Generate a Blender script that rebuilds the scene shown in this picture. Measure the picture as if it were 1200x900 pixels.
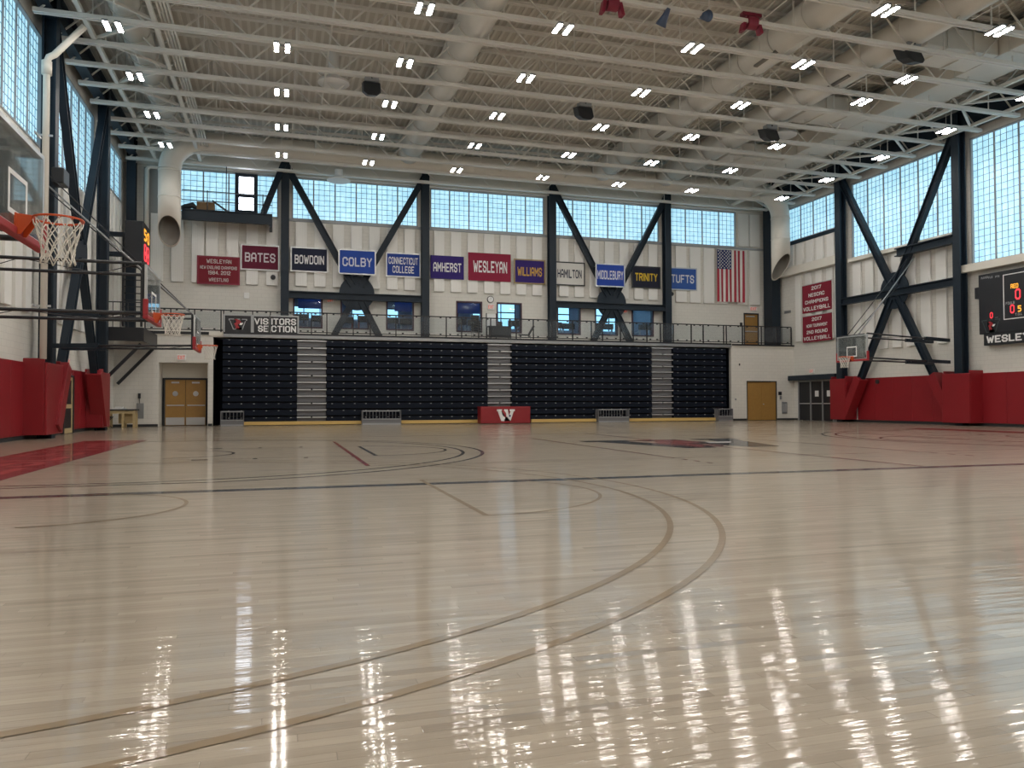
import bpy, bmesh, math, random
from mathutils import Vector, Matrix
for o in list(bpy.data.objects): bpy.data.objects.remove(o)
S = bpy.context.scene
COL = S.collection
random.seed(7)
PI = math.pi
# ------------------------------------------------------------------ camera
FPX = 901.14
F = Vector((0.28840395, 0.95718489, 0.0249046)); R = Vector((0.95749709, -0.28843167, -0.00255001)); U = Vector((-0.00474245, -0.02458151, 0.99968658))
CAM = Vector((0, 0, 1.098))
cd = bpy.data.cameras.new('camera'); co = bpy.data.objects.new('camera', cd); COL.objects.link(co)
cd.sensor_width = 36; cd.lens = FPX / 1200 * 36; cd.clip_end = 200; cd.clip_start = .05
m = Matrix((R, U, -F)).transposed().to_4x4(); m.translation = CAM; co.matrix_world = m
S.camera = co
# ------------------------------------------------------------------ world, exposure
W = bpy.data.worlds.new('world'); S.world = W; W.use_nodes = True
nt = W.node_tree; bg = nt.nodes['Background']; bg.inputs[0].default_value = (.62, .8, 1, 1); bg.inputs[1].default_value = .8
S.view_settings.view_transform = 'Standard'; S.view_settings.look = 'None'
S.view_settings.exposure = 0.2; S.view_settings.gamma = 1.0; S.view_settings.use_curve_mapping = False
LAMP = 100.0
# rays from measured photo pixels onto the real planes of the hall
def ray(x, y): return F + R * ((x - 600) / FPX) - U * ((y - 450) / FPX)
def onY(x, y, Y=43.2):
    d = ray(x, y); return CAM + d * (Y / d.y)
def onX(x, y, X=30.8):
    d = ray(x, y); return CAM + d * (X / d.x)
def onZ(x, y, Z=0.0):
    d = ray(x, y); return CAM + d * ((Z - CAM.z) / d.z)
# ------------------------------------------------------------------ materials
def mat(name, col, rough=.6, metal=0, spec=.5, noise=0, nscale=8, bump=0, bscale=40, coat=0, emit=None, estr=0):
    M = bpy.data.materials.new(name); M.use_nodes = True; t = M.node_tree; b = t.nodes['Principled BSDF']
    b.inputs['Base Color'].default_value = (*col, 1); b.inputs['Roughness'].default_value = rough
    b.inputs['Metallic'].default_value = metal; b.inputs['Specular IOR Level'].default_value = spec
    b.inputs['Coat Weight'].default_value = coat; b.inputs['Coat Roughness'].default_value = .15; b.inputs['Coat IOR'].default_value = 1.4
    tc = t.nodes.new('ShaderNodeTexCoord')
    if noise:
        n = t.nodes.new('ShaderNodeTexNoise'); n.inputs['Scale'].default_value = nscale; n.inputs['Detail'].default_value = 3
        t.links.new(tc.outputs['Object'], n.inputs['Vector'])
        mp = t.nodes.new('ShaderNodeMapRange'); mp.inputs[3].default_value = 1 - noise; mp.inputs[4].default_value = 1 + noise
        t.links.new(n.outputs['Fac'], mp.inputs[0])
        v = t.nodes.new('ShaderNodeVectorMath'); v.operation = 'SCALE'; v.inputs[0].default_value = col
        t.links.new(mp.outputs[0], v.inputs['Scale']); t.links.new(v.outputs[0], b.inputs['Base Color'])
    if bump:
        n = t.nodes.new('ShaderNodeTexNoise'); n.inputs['Scale'].default_value = bscale
        t.links.new(tc.outputs['Object'], n.inputs['Vector'])
        bp = t.nodes.new('ShaderNodeBump'); bp.inputs['Strength'].default_value = bump; bp.inputs['Distance'].default_value = .01
        t.links.new(n.outputs['Fac'], bp.inputs['Height']); t.links.new(bp.outputs[0], b.inputs['Normal'])
    if emit:
        b.inputs['Emission Color'].default_value = (*emit, 1); b.inputs['Emission Strength'].default_value = estr
    return M
def block_mat(name, col, along='X'):
    M = mat(name, col, .75); t = M.node_tree; b = t.nodes['Principled BSDF']
    g = t.nodes.new('ShaderNodeNewGeometry'); sp = t.nodes.new('ShaderNodeSeparateXYZ'); cb = t.nodes.new('ShaderNodeCombineXYZ')
    t.links.new(g.outputs['Position'], sp.inputs[0]); t.links.new(sp.outputs[0 if along == 'X' else 1], cb.inputs[0]); t.links.new(sp.outputs[2], cb.inputs[1])
    br = t.nodes.new('ShaderNodeTexBrick'); br.inputs['Scale'].default_value = 1; br.inputs['Brick Width'].default_value = .4
    br.inputs['Row Height'].default_value = .2; br.inputs['Mortar Size'].default_value = .008
    br.inputs['Color1'].default_value = (*col, 1); br.inputs['Color2'].default_value = (*[c * .97 for c in col], 1); br.inputs['Mortar'].default_value = (*[c * .86 for c in col], 1)
    t.links.new(cb.outputs[0], br.inputs['Vector']); t.links.new(br.outputs['Color'], b.inputs['Base Color'])
    return M
def ribbed_mat(name, col, axis, scale, rough=.6):
    M = mat(name, col, rough); t = M.node_tree; b = t.nodes['Principled BSDF']
    g = t.nodes.new('ShaderNodeNewGeometry'); sp = t.nodes.new('ShaderNodeSeparateXYZ'); t.links.new(g.outputs['Position'], sp.inputs[0])
    mu = t.nodes.new('ShaderNodeMath'); mu.operation = 'MULTIPLY'; mu.inputs[1].default_value = scale; t.links.new(sp.outputs[axis], mu.inputs[0])
    si = t.nodes.new('ShaderNodeMath'); si.operation = 'SINE'; t.links.new(mu.outputs[0], si.inputs[0])
    bp = t.nodes.new('ShaderNodeBump'); bp.inputs['Strength'].default_value = .15; bp.inputs['Distance'].default_value = .01
    t.links.new(si.outputs[0], bp.inputs['Height']); t.links.new(bp.outputs[0], b.inputs['Normal'])
    return M
PW, PL = .057, 1.1
def wavy(M):
    # varnish over the strips: each strip a hair tilted across its width, hardly at all along it
    t = M.node_tree; b = t.nodes['Principled BSDF']; N = t.nodes.new; L = t.links.new
    g = N('ShaderNodeNewGeometry'); v = N('ShaderNodeVectorMath'); v.operation = 'MULTIPLY'; v.inputs[1].default_value = (2.5, 110, 1); L(g.outputs['Position'], v.inputs[0])
    n = N('ShaderNodeTexNoise'); n.inputs['Scale'].default_value = 1; n.inputs['Detail'].default_value = 2; L(v.outputs[0], n.inputs['Vector'])
    s_ = N('ShaderNodeVectorMath'); s_.operation = 'SUBTRACT'; s_.inputs[1].default_value = (.5, .5, .5); L(n.outputs['Color'], s_.inputs[0])
    m_ = N('ShaderNodeVectorMath'); m_.operation = 'MULTIPLY'; m_.inputs[1].default_value = (.005, .25, 0); L(s_.outputs[0], m_.inputs[0])
    v2 = N('ShaderNodeVectorMath'); v2.operation = 'MULTIPLY'; v2.inputs[1].default_value = (.7, 17.5, 1); L(g.outputs['Position'], v2.inputs[0])
    n2 = N('ShaderNodeTexNoise'); n2.inputs['Scale'].default_value = 1; n2.inputs['Detail'].default_value = 1; L(v2.outputs[0], n2.inputs['Vector'])
    s2 = N('ShaderNodeVectorMath'); s2.operation = 'SUBTRACT'; s2.inputs[1].default_value = (.5, .5, .5); L(n2.outputs['Color'], s2.inputs[0])
    m2 = N('ShaderNodeVectorMath'); m2.operation = 'MULTIPLY'; m2.inputs[1].default_value = (.005, .05, 0); L(s2.outputs[0], m2.inputs[0])
    a1 = N('ShaderNodeVectorMath'); a1.operation = 'ADD'; L(m_.outputs[0], a1.inputs[0]); L(m2.outputs[0], a1.inputs[1])
    a2 = N('ShaderNodeVectorMath'); a2.operation = 'ADD'; a2.inputs[1].default_value = (0, 0, 1); L(a1.outputs[0], a2.inputs[0])
    no = N('ShaderNodeVectorMath'); no.operation = 'NORMALIZE'; L(a2.outputs[0], no.inputs[0]); L(no.outputs[0], b.inputs['Coat Normal'])
    b.inputs['Coat Weight'].default_value = .7; b.inputs['Coat Roughness'].default_value = .055; b.inputs['Coat IOR'].default_value = 1.5
def floor_mat():
    M = bpy.data.materials.new('maple_floor'); M.use_nodes = True; t = M.node_tree; b = t.nodes['Principled BSDF']; N = t.nodes.new; L = t.links.new
    g = N('ShaderNodeNewGeometry'); sp = N('ShaderNodeSeparateXYZ'); L(g.outputs['Position'], sp.inputs[0])
    def mt(op, a, bb=None):
        n = N('ShaderNodeMath'); n.operation = op
        for i, v in enumerate((a, bb)):
            if v is None: continue
            if isinstance(v, (int, float)): n.inputs[i].default_value = v
            else: L(v, n.inputs[i])
        return n.outputs[0]
    yr = mt('DIVIDE', sp.outputs[1], PW); r = mt('FLOOR', yr)
    off = mt('DIVIDE', mt('FLOORED_MODULO', mt('MULTIPLY', r, 7), 19), 19)
    xk = mt('ADD', mt('DIVIDE', sp.outputs[0], PL), off); k = mt('FLOOR', xk)
    cb = N('ShaderNodeCombineXYZ'); L(r, cb.inputs[0]); L(k, cb.inputs[1])
    wn = N('ShaderNodeTexWhiteNoise'); wn.noise_dimensions = '2D'; L(cb.outputs[0], wn.inputs['Vector'])
    cr = N('ShaderNodeValToRGB'); e = cr.color_ramp.elements
    e[0].position = 0; e[0].color = (.285, .225, .162, 1); e[1].position = 1; e[1].color = (.445, .375, .287, 1)
    x = e.new(.08); x.color = (.345, .282, .208, 1); x = e.new(.6); x.color = (.39, .322, .243, 1)
    L(wn.outputs['Value'], cr.inputs[0])
    gv = N('ShaderNodeVectorMath'); gv.operation = 'MULTIPLY'; gv.inputs[1].default_value = (2.2, 45, 1); L(g.outputs['Position'], gv.inputs[0])
    gn = N('ShaderNodeTexNoise'); gn.inputs['Scale'].default_value = 1.6; gn.inputs['Detail'].default_value = 4; L(gv.outputs[0], gn.inputs['Vector'])
    mr = N('ShaderNodeMapRange'); mr.inputs[1].default_value = .3; mr.inputs[2].default_value = .7; mr.inputs[3].default_value = .93; mr.inputs[4].default_value = 1.06; L(gn.outputs['Fac'], mr.inputs[0])
    sc = N('ShaderNodeVectorMath'); sc.operation = 'SCALE'; L(cr.outputs[0], sc.inputs[0]); L(mr.outputs[0], sc.inputs['Scale'])
    fy = mt('FRACT', yr); edge = mt('LESS_THAN', fy, .035); fx = mt('FRACT', xk); e2 = mt('LESS_THAN', fx, .003)
    ed = mt('MAXIMUM', edge, e2)
    dk = mt('SUBTRACT', 1, mt('MULTIPLY', ed, .22))
    s2 = N('ShaderNodeVectorMath'); s2.operation = 'SCALE'; L(sc.outputs[0], s2.inputs[0]); L(dk, s2.inputs['Scale'])
    L(s2.outputs[0], b.inputs['Base Color'])
    rr = N('ShaderNodeMapRange'); rr.inputs[3].default_value = .42; rr.inputs[4].default_value = .5; L(wn.outputs['Value'], rr.inputs[0]); L(rr.outputs[0], b.inputs['Roughness'])
    b.inputs['Specular IOR Level'].default_value = .3; b.inputs['Coat Weight'].default_value = .75; b.inputs['Coat Roughness'].default_value = .15; b.inputs['Coat IOR'].default_value = 1.4
    wavy(M)
    return M
def glass_mat(name, tint=(1, 1, 1), refl=.08, mixcol=None, body=0):
    M = bpy.data.materials.new(name); M.use_nodes = True; t = M.node_tree
    for n in list(t.nodes):
        if n.type != 'OUTPUT_MATERIAL': t.nodes.remove(n)
    out = [n for n in t.nodes if n.type == 'OUTPUT_MATERIAL'][0]
    a = t.nodes.new('ShaderNodeBsdfTransparent'); a.inputs[0].default_value = (*tint, 1)
    g = t.nodes.new('ShaderNodeBsdfGlossy'); g.inputs['Roughness'].default_value = .03
    mx = t.nodes.new('ShaderNodeMixShader')
    lw = t.nodes.new('ShaderNodeFresnel'); lw.inputs[0].default_value = 1.33
    mu = t.nodes.new('ShaderNodeMath'); mu.operation = 'MULTIPLY'; mu.inputs[1].default_value = refl * 10; mu.use_clamp = True
    t.links.new(lw.outputs[0], mu.inputs[0]); t.links.new(mu.outputs[0], mx.inputs[0]); t.links.new(a.outputs[0], mx.inputs[1]); t.links.new(g.outputs[0], mx.inputs[2])
    last = mx
    if body:
        d = t.nodes.new('ShaderNodeBsdfDiffuse'); d.inputs[0].default_value = (*(mixcol or (.8, .85, .85)), 1)
        m2 = t.nodes.new('ShaderNodeMixShader'); m2.inputs[0].default_value = body
        t.links.new(mx.outputs[0], m2.inputs[1]); t.links.new(d.outputs[0], m2.inputs[2]); last = m2
    t.links.new(last.outputs[0], out.inputs[0]); return M
def pane_mat():
    M = bpy.data.materials.new('translucent_panel'); M.use_nodes = True; t = M.node_tree; b = t.nodes['Principled BSDF']
    b.inputs['Base Color'].default_value = (.35, .42, .45, 1); b.inputs['Roughness'].default_value = .3
    g = t.nodes.new('ShaderNodeNewGeometry'); n = t.nodes.new('ShaderNodeTexNoise'); n.inputs['Scale'].default_value = 3.1; n.inputs['Detail'].default_value = 2
    t.links.new(g.outputs['Position'], n.inputs['Vector'])
    cr = t.nodes.new('ShaderNodeValToRGB'); e = cr.color_ramp.elements; e[0].position = .3; e[0].color = (.29, .58, .76, 1); e[1].position = .72; e[1].color = (.44, .76, .90, 1)
    t.links.new(n.outputs['Fac'], cr.inputs[0]); t.links.new(cr.outputs[0], b.inputs['Emission Color']); b.inputs['Emission Strength'].default_value = 1.05
    return M
MT = dict(
    floor=floor_mat(), wallX=block_mat('painted_block', (.70, .68, .63)), wallY=block_mat('painted_block_side', (.70, .68, .63), 'Y'),
    trimw=mat('cream_trim', (.72, .69, .62), .6), deck=mat('roof_deck_paint', (.55, .52, .465), .7, noise=.06, nscale=1.2), rib=mat('deck_rib_paint', (.66, .635, .58), .6),
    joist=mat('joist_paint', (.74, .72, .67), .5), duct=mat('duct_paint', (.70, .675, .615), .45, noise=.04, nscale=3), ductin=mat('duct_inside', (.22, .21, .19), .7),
    steel=mat('navy_steel', (.013, .022, .034), .5, spec=.3, noise=.1, nscale=5), black=mat('black_paint', (.015, .016, .02), .45), dark=mat('charcoal_rubber', (.025, .027, .03), .6),
    navy=mat('navy_seat_plastic', (.006, .009, .017), .62, spec=.1, noise=.05, nscale=3), acX=ribbed_mat('acoustic_panel_far', (.80, .79, .76), 0, 90), acY=ribbed_mat('acoustic_panel_side', (.80, .79, .76), 1, 90),
    dgray=mat('dark_gray_metal', (.16, .16, .17), .5), gray=mat('gray_metal', (.33, .34, .35), .4, .5), lgray=mat('light_gray_metal', (.55, .56, .57), .35, .5), alu=mat('aluminium', (.6, .62, .63), .35, .6),
    red=mat('red_vinyl', (.26, .012, .018), .42, noise=.06, nscale=2, bump=.1, bscale=60), redp=mat('padding_red', (.34, .022, .03), .5), rim=mat('orange_rim', (.62, .09, .02), .4), net=mat('white_net_cord', (.78, .76, .70), .8),
    wood=mat('oak_door', (.36, .20, .055), .4, noise=.12, nscale=6), tanwood=mat('pale_plywood', (.55, .42, .22), .5, noise=.1), yellow=mat('yellow_wood', (.62, .42, .14), .45),
    pane=pane_mat(), grid=mat('panel_grid_bar', (.28, .40, .48), .5), frame=mat('window_frame_gray', (.34, .36, .38), .5),
    glass=glass_mat('backboard_glass', (.96, .99, .985), .09, (.8, .86, .86), .05), rglass=glass_mat('railing_glass', (.88, .9, .91), .05, (.5, .53, .56), .05), iglass=glass_mat('room_glass', (.8, .88, .95), .08),
    sky=mat('clear_door_glass', (.1, .1, .1), .2, emit=(.80, .88, 1), estr=9), roomwin=mat('bright_room_window', (.1, .1, .1), .3, emit=(.42, .80, 1), estr=1.7), bluetarp=mat('blue_banner', (.02, .06, .28), .6),
    lamp=mat('led_panel', (1, 1, 1), .3, emit=(1, .945, .875), estr=LAMP), white=mat('white_paint', (.8, .8, .79), .5), lred=mat('exit_red', (.6, .12, .08), .4, emit=(.9, .16, .09), estr=.25),
    ledr=mat('led_red', (.2, 0, 0), .4, emit=(1, .05, .07), estr=1.3), ledy=mat('led_amber', (.2, .1, 0), .4, emit=(1, .42, .04), estr=1.3),
    lineb=mat('court_line_black', (.010, .009, .011), .46, spec=.3, coat=.75), linet=mat('court_line_tan', (.26, .18, .095), .46, spec=.3, coat=.75), liner=mat('court_line_red', (.22, .008, .012), .46, spec=.3, coat=.75), red2=mat('court_lettering_red', (.40, .045, .045), .46, spec=.3, coat=.75), lineb2=mat('court_paint_darkred', (.20, .012, .02), .46, spec=.3, coat=.75), linew=mat('court_paint_white', (.7, .68, .66), .46, spec=.3, coat=.75),
    maroon=mat('maroon_paint', (.23, .015, .04), .45), blue2=mat('lamp_blue', (.06, .09, .16), .35), box=mat('brown_cardboard', (.22, .13, .06), .8), chalk=mat('sign_gray_line', (.4, .41, .42), .5),
    flagb=mat('flag_blue', (.02, .035, .13), .8), flagr=mat('flag_red', (.38, .025, .05), .8), flagw=mat('flag_white', (.72, .70, .68), .8))
for k_ in ('lineb', 'linet', 'liner', 'red2', 'lineb2', 'linew'): wavy(MT[k_])
def cloth(name, c): return mat('cloth_' + name, c, .85, noise=.05, nscale=4)
# ------------------------------------------------------------------ mesh helpers (world coordinates)
def BM(): return bmesh.new()
def box(b, x0, x1, y0, y1, z0, z1):
    if x0 > x1: x0, x1 = x1, x0
    if y0 > y1: y0, y1 = y1, y0
    if z0 > z1: z0, z1 = z1, z0
    v = [b.verts.new(p) for p in ((x0, y0, z0), (x1, y0, z0), (x1, y1, z0), (x0, y1, z0), (x0, y0, z1), (x1, y0, z1), (x1, y1, z1), (x0, y1, z1))]
    for f in ((3, 2, 1, 0), (4, 5, 6, 7), (0, 1, 5, 4), (1, 2, 6, 5), (2, 3, 7, 6), (3, 0, 4, 7)): b.faces.new([v[i] for i in f])
    return b
def beam(b, p, q, w, h, up=(0, 0, 1)):
    p = Vector(p); q = Vector(q); d = (q - p).normalized(); up = Vector(up)
    if abs(d.dot(up)) > .98: up = Vector((0, 1, 0)) if abs(d.y) < .9 else Vector((1, 0, 0))
    s = d.cross(up).normalized() * (w / 2); u = s.cross(d).normalized() * (h / 2)
    v = [b.verts.new(c + a * s + e * u) for c in (p, q) for a, e in ((-1, -1), (1, -1), (1, 1), (-1, 1))]
    for f in ((0, 1, 2, 3), (7, 6, 5, 4), (0, 4, 5, 1), (1, 5, 6, 2), (2, 6, 7, 3), (3, 7, 4, 0)): b.faces.new([v[i] for i in f])
    return b
def ibeam(b, p, q, w, h, t=.035, up=(0, 0, 1)):      # flanges apart along h
    p = Vector(p); q = Vector(q); d = (q - p).normalized(); up = Vector(up)
    s = d.cross(up).normalized(); u = s.cross(d).normalized()
    beam(b, p + u * (h / 2 - t / 2), q + u * (h / 2 - t / 2), w, t, u); beam(b, p - u * (h / 2 - t / 2), q - u * (h / 2 - t / 2), w, t, u)
    beam(b, p, q, t, h - 2 * t + .001, u); return b
def tube(b, pts, r, n=8, cap=True):
    pts = [Vector(p) for p in pts]; rings = []; N = None
    rs = r if isinstance(r, (list, tuple)) else [r] * len(pts)
    for i, p in enumerate(pts):
        d = (pts[min(i + 1, len(pts) - 1)] - pts[max(i - 1, 0)]).normalized()
        if N is None:
            N = d.cross(Vector((0, 0, 1)));
            if N.length < .05: N = d.cross(Vector((0, 1, 0)))
        N = (N - d * N.dot(d)).normalized(); B = d.cross(N)
        rings.append([b.verts.new(p + (N * math.cos(2 * PI * k / n) + B * math.sin(2 * PI * k / n)) * rs[i]) for k in range(n)])
    for a, c in zip(rings, rings[1:]):
        for k in range(n): b.faces.new((a[k], a[(k + 1) % n], c[(k + 1) % n], c[k]))
    if cap: b.faces.new(rings[0][::-1]); b.faces.new(rings[-1])
    return b
def disc(b, c, r, axis, t, n=24):                     # solid disc centred at c
    c = Vector(c); a = Vector(axis).normalized(); return tube(b, [c - a * t / 2, c + a * t / 2], r, n)
def prism(b, pts, off):                               # polygon extruded by the vector off
    off = Vector(off); a = [b.verts.new(Vector(p)) for p in pts]; c = [b.verts.new(Vector(p) + off) for p in pts]
    b.faces.new(a[::-1]); b.faces.new(c); n = len(a)
    for i in range(n): b.faces.new((a[i], a[(i + 1) % n], c[(i + 1) % n], c[i]))
    return b
def wloc(o):
    return Vector(o['_w']) if o is not None and '_w' in o else Vector((0, 0, 0))
def obj(name, b, m, parent=None, loc=None, smooth=False, bev=0):
    me = bpy.data.meshes.new(name)
    L = wloc(parent) if parent is not None else Vector(loc or (0, 0, 0))
    bmesh.ops.recalc_face_normals(b, faces=b.faces)
    bmesh.ops.translate(b, verts=b.verts, vec=-L); b.to_mesh(me); b.free()
    if smooth:
        for p in me.polygons: p.use_smooth = True
    me.materials.append(m); o = bpy.data.objects.new(name, me); COL.objects.link(o)
    if parent is not None: o.parent = parent
    else: o.location = L
    o['_w'] = tuple(L)
    if bev:
        md = o.modifiers.new('bevel', 'BEVEL'); md.width = bev; md.segments = 2; md.limit_method = 'ANGLE'
    return o
def tag(o, label, cat=None, group=None, kind=None):
    o['label'] = label
    if cat: o['category'] = cat
    if group: o['group'] = group
    if kind: o['kind'] = kind
    return o
def thing(name, label, cat, loc=(0, 0, 0), group=None, kind=None):
    o = bpy.data.objects.new(name, None); COL.objects.link(o); o.location = loc; o['_w'] = tuple(loc); o.empty_display_size = .1
    return tag(o, label, cat, group, kind)
def solo(name, b, m, label, cat, loc, group=None, kind=None, smooth=False, bev=0):
    return tag(obj(name, b, m, None, loc, smooth, bev), label, cat, group, kind)
def kids(o): return [c for c in bpy.data.objects if c.parent == o]
def dup(root, delta, label=None, tree=None):
    tree = tree or treeof(root)
    def rec(t, par):
        o, ch = t; c = o.copy(); COL.objects.link(c)
        if par is not None: c.parent = par
        for x in ch: rec(x, c)
        return c
    r = rec(tree, None); r.location = Vector(root['_w']) + Vector(delta)
    if label: r['label'] = label
    return r
def treeof(o): return (o, [treeof(c) for c in kids(o)])
ORD = ['zeroth', 'first', 'second', 'third', 'fourth', 'fifth', 'sixth', 'seventh', 'eighth', 'ninth', 'tenth', 'eleventh', 'twelfth', 'thirteenth', 'fourteenth', 'fifteenth', 'sixteenth', 'seventeenth', 'eighteenth', 'nineteenth', 'twentieth'] + ['twenty-' + s for s in ('first', 'second', 'third', 'fourth', 'fifth', 'sixth', 'seventh', 'eighth', 'ninth')] + ['thirtieth'] + ['thirty-' + s for s in ('first', 'second', 'third', 'fourth', 'fifth', 'sixth')]
# ------------------------------------------------------------------ block lettering
G = {
 'A': [[(0, 0), (0, 4.6), (1, 6), (3, 6), (4, 4.6), (4, 0)], [(0, 2.4), (4, 2.4)]], 'B': [[(0, 0), (0, 6), (3, 6), (4, 5.2), (4, 3.9), (3.2, 3.1), (0, 3.1)], [(3.2, 3.1), (4, 2.3), (4, .8), (3, 0), (0, 0)]],
 'C': [[(4, 4.3), (4, 5), (3, 6), (1, 6), (0, 5), (0, 1), (1, 0), (3, 0), (4, 1), (4, 1.7)]], 'D': [[(0, 0), (0, 6), (3, 6), (4, 5), (4, 1), (3, 0), (0, 0)]],
 'E': [[(4, 6), (0, 6), (0, 0), (4, 0)], [(0, 3), (3, 3)]], 'F': [[(4, 6), (0, 6), (0, 0)], [(0, 3), (3, 3)]],
 'G': [[(4, 4.5), (4, 5), (3, 6), (1, 6), (0, 5), (0, 1), (1, 0), (3, 0), (4, 1), (4, 2.8), (2.3, 2.8)]], 'H': [[(0, 0), (0, 6)], [(4, 0), (4, 6)], [(0, 3), (4, 3)]],
 'I': [[(0, 0), (0, 6)]], 'K': [[(0, 0), (0, 6)], [(4, 6), (.2, 2.6)], [(1.4, 3.5), (4, 0)]], 'L': [[(0, 6), (0, 0), (3.6, 0)]],
 'M': [[(0, 0), (0, 6), (2.4, 2.2), (4.8, 6), (4.8, 0)]], 'N': [[(0, 0), (0, 6), (4, 0), (4, 6)]], 'O': [[(1, 0), (0, 1), (0, 5), (1, 6), (3, 6), (4, 5), (4, 1), (3, 0), (1, 0)]],
 'P': [[(0, 0), (0, 6), (3, 6), (4, 5.2), (4, 3.6), (3, 2.8), (0, 2.8)]], 'R': [[(0, 0), (0, 6), (3, 6), (4, 5.2), (4, 3.8), (3, 3), (0, 3)], [(2.4, 3), (4, 0)]],
 'S': [[(4, 4.6), (4, 5), (3, 6), (1, 6), (0, 5), (0, 4), (1, 3.1), (3, 2.9), (4, 2), (4, 1), (3, 0), (1, 0), (0, 1), (0, 1.5)]], 'T': [[(0, 6), (4, 6)], [(2, 6), (2, 0)]],
 'U': [[(0, 6), (0, 1), (1, 0), (3, 0), (4, 1), (4, 6)]], 'V': [[(0, 6), (2, 0), (4, 6)]], 'W': [[(0, 6), (1.3, 0), (2.7, 4.4), (4.1, 0), (5.4, 6)]],
 'X': [[(0, 6), (4, 0)], [(0, 0), (4, 6)]], 'Y': [[(0, 6), (2, 3), (4, 6)], [(2, 3), (2, 0)]], 'Z': [[(0, 6), (4, 6), (0, 0), (4, 0)]],
 '0': [[(1, 0), (0, 1), (0, 5), (1, 6), (3, 6), (4, 5), (4, 1), (3, 0), (1, 0)]], '1': [[(0, 5), (1, 6), (1, 0)]], '2': [[(0, 4.8), (1, 6), (3, 6), (4, 5), (4, 4), (0, .6), (0, 0), (4, 0)]],
 '7': [[(0, 6), (4, 6), (1.5, 0)]], '9': [[(0, 0), (3, 0), (4, 1), (4, 5), (3, 6), (1, 6), (0, 5), (0, 3.6), (1, 2.8), (4, 2.8)]],
 '8': [[(1, 0), (0, 1), (0, 2.3), (.8, 3), (3.2, 3), (4, 3.7), (4, 5), (3, 6), (1, 6), (0, 5), (0, 3.7), (.8, 3)], [(3.2, 3), (4, 2.3), (4, 1), (3, 0), (1, 0)]], '4': [[(3, 0), (3, 6), (0, 2), (4.2, 2)]], '5': [[(4, 6), (0, 6), (0, 3.4), (3, 3.4), (4, 2.6), (4, .8), (3, 0), (0, 0)]],
 ':': [[(0, 1.6), (0, 2)], [(0, 4), (0, 4.4)]], '.': [[(0, 0), (0, .3)]], ',': [[(0, 0), (0, .3)]], '-': [[(0, 3), (2, 3)]]}
def letters(b, text, c, u, v, width, height, th=1.05, depth=.006):
    """text centred at c, running along u, up v, inside width x height"""
    c = Vector(c); u = Vector(u).normalized(); v = Vector(v).normalized(); n = u.cross(v)
    x = 0; items = []
    for ch in text:
        if ch == ' ': x += 3; continue
        g = G[ch]; w = max(p[0] for s in g for p in s); items.append((g, x)); x += w + 2.1
    tot = x - 2.1 + th; su = width / tot; sv = height / (6 + th); k = 0
    P = lambda a, e: c + u * ((a + th / 2) * su - width / 2) + v * ((e + th / 2) * sv - height / 2)
    for g, x0 in items:
        for s in g:
            for (ax, ay), (bx, by) in zip(s, s[1:]):
                d = Vector((bx - ax, by - ay)); l = d.length; d /= l; e = d * th * .42; q = Vector((-d.y, d.x)) * th / 2
                A = Vector((ax + x0, ay)) - e; B = Vector((bx + x0, by)) + e; k += 1; o = n * (depth + k * 2e-5)
                vs = [b.verts.new(P(*z) + o) for z in (A - q, B - q, B + q, A + q)]
                b.faces.new(vs)
    return b
def poly(b, pts, c, u, v, s, depth):
    u = Vector(u).normalized(); v = Vector(v).normalized(); n = u.cross(v); c = Vector(c)
    vs = [b.verts.new(c + u * p[0] * s + v * p[1] * s + n * depth) for p in pts]; b.faces.new(vs); return b
WPOLY = [[(-1, .62), (-.42, .62), (-.42, .42), (-.52, .42), (-.36, -.05), (-.2, .3), (-.2, .62), (.22, .62), (.22, .3), (.36, -.05), (.52, .42), (.42, .42), (.42, .62), (1, .62), (1, .42), (.88, .42), (.52, -.62), (.2, -.62), (0, -.15), (-.2, -.62), (-.52, -.62), (-.88, .42), (-1, .42)]]
BIRD = [(-.34, .46), (-.1, .52), (.2, .36), (.34, .14), (.22, .02), (.02, .02), (.0, -.12), (.16, -.34), (.06, -.44), (-.04, -.3), (-.2, -.48), (-.22, -.2), (-.34, .05), (-.2, .14), (-.12, .3)]
BEAK = [(.2, .12), (.48, .14), (.34, -.06), (.14, -.06)]
def flat(pts, z=0): return [(p[0], p[1]) for p in pts]
# ------------------------------------------------------------------ setting: dimensions
XL, XR, YW, YU, YB, ZD = -7.7, 30.8, 41.0, 43.2, -5.5, 15.3
def gridwall(name, axis, p0, p1, u0, u1, z0, z1, holes, m, label):
    us = sorted({u0, u1, *[h[0] for h in holes], *[h[1] for h in holes]}); zs = sorted({z0, z1, *[h[2] for h in holes], *[h[3] for h in holes]})
    us = [a for a in us if u0 <= a <= u1]; zs = [a for a in zs if z0 <= a <= z1]; b = BM()
    for i in range(len(us) - 1):
        run = None
        for j in range(len(zs) - 1):
            cu, cz = (us[i] + us[i + 1]) / 2, (zs[j] + zs[j + 1]) / 2
            solid = not any(h[0] < cu < h[1] and h[2] < cz < h[3] for h in holes)
            if solid:
                if run is None: run = zs[j]
            if run is not None and (not solid or j == len(zs) - 2):
                top = zs[j + 1] if solid else zs[j]
                if axis == 'Y': box(b, us[i], us[i + 1], p0, p1, run, top)
                else: box(b, p0, p1, us[i], us[i + 1], run, top)
                run = None
    bmesh.ops.remove_doubles(b, verts=b.verts, dist=1e-4)
    loc = ((u0 + u1) / 2, p0, 0) if axis == 'Y' else (p0, (u0 + u1) / 2, 0)
    return solo(name, b, m, label, 'wall', loc, kind='structure')
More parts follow.
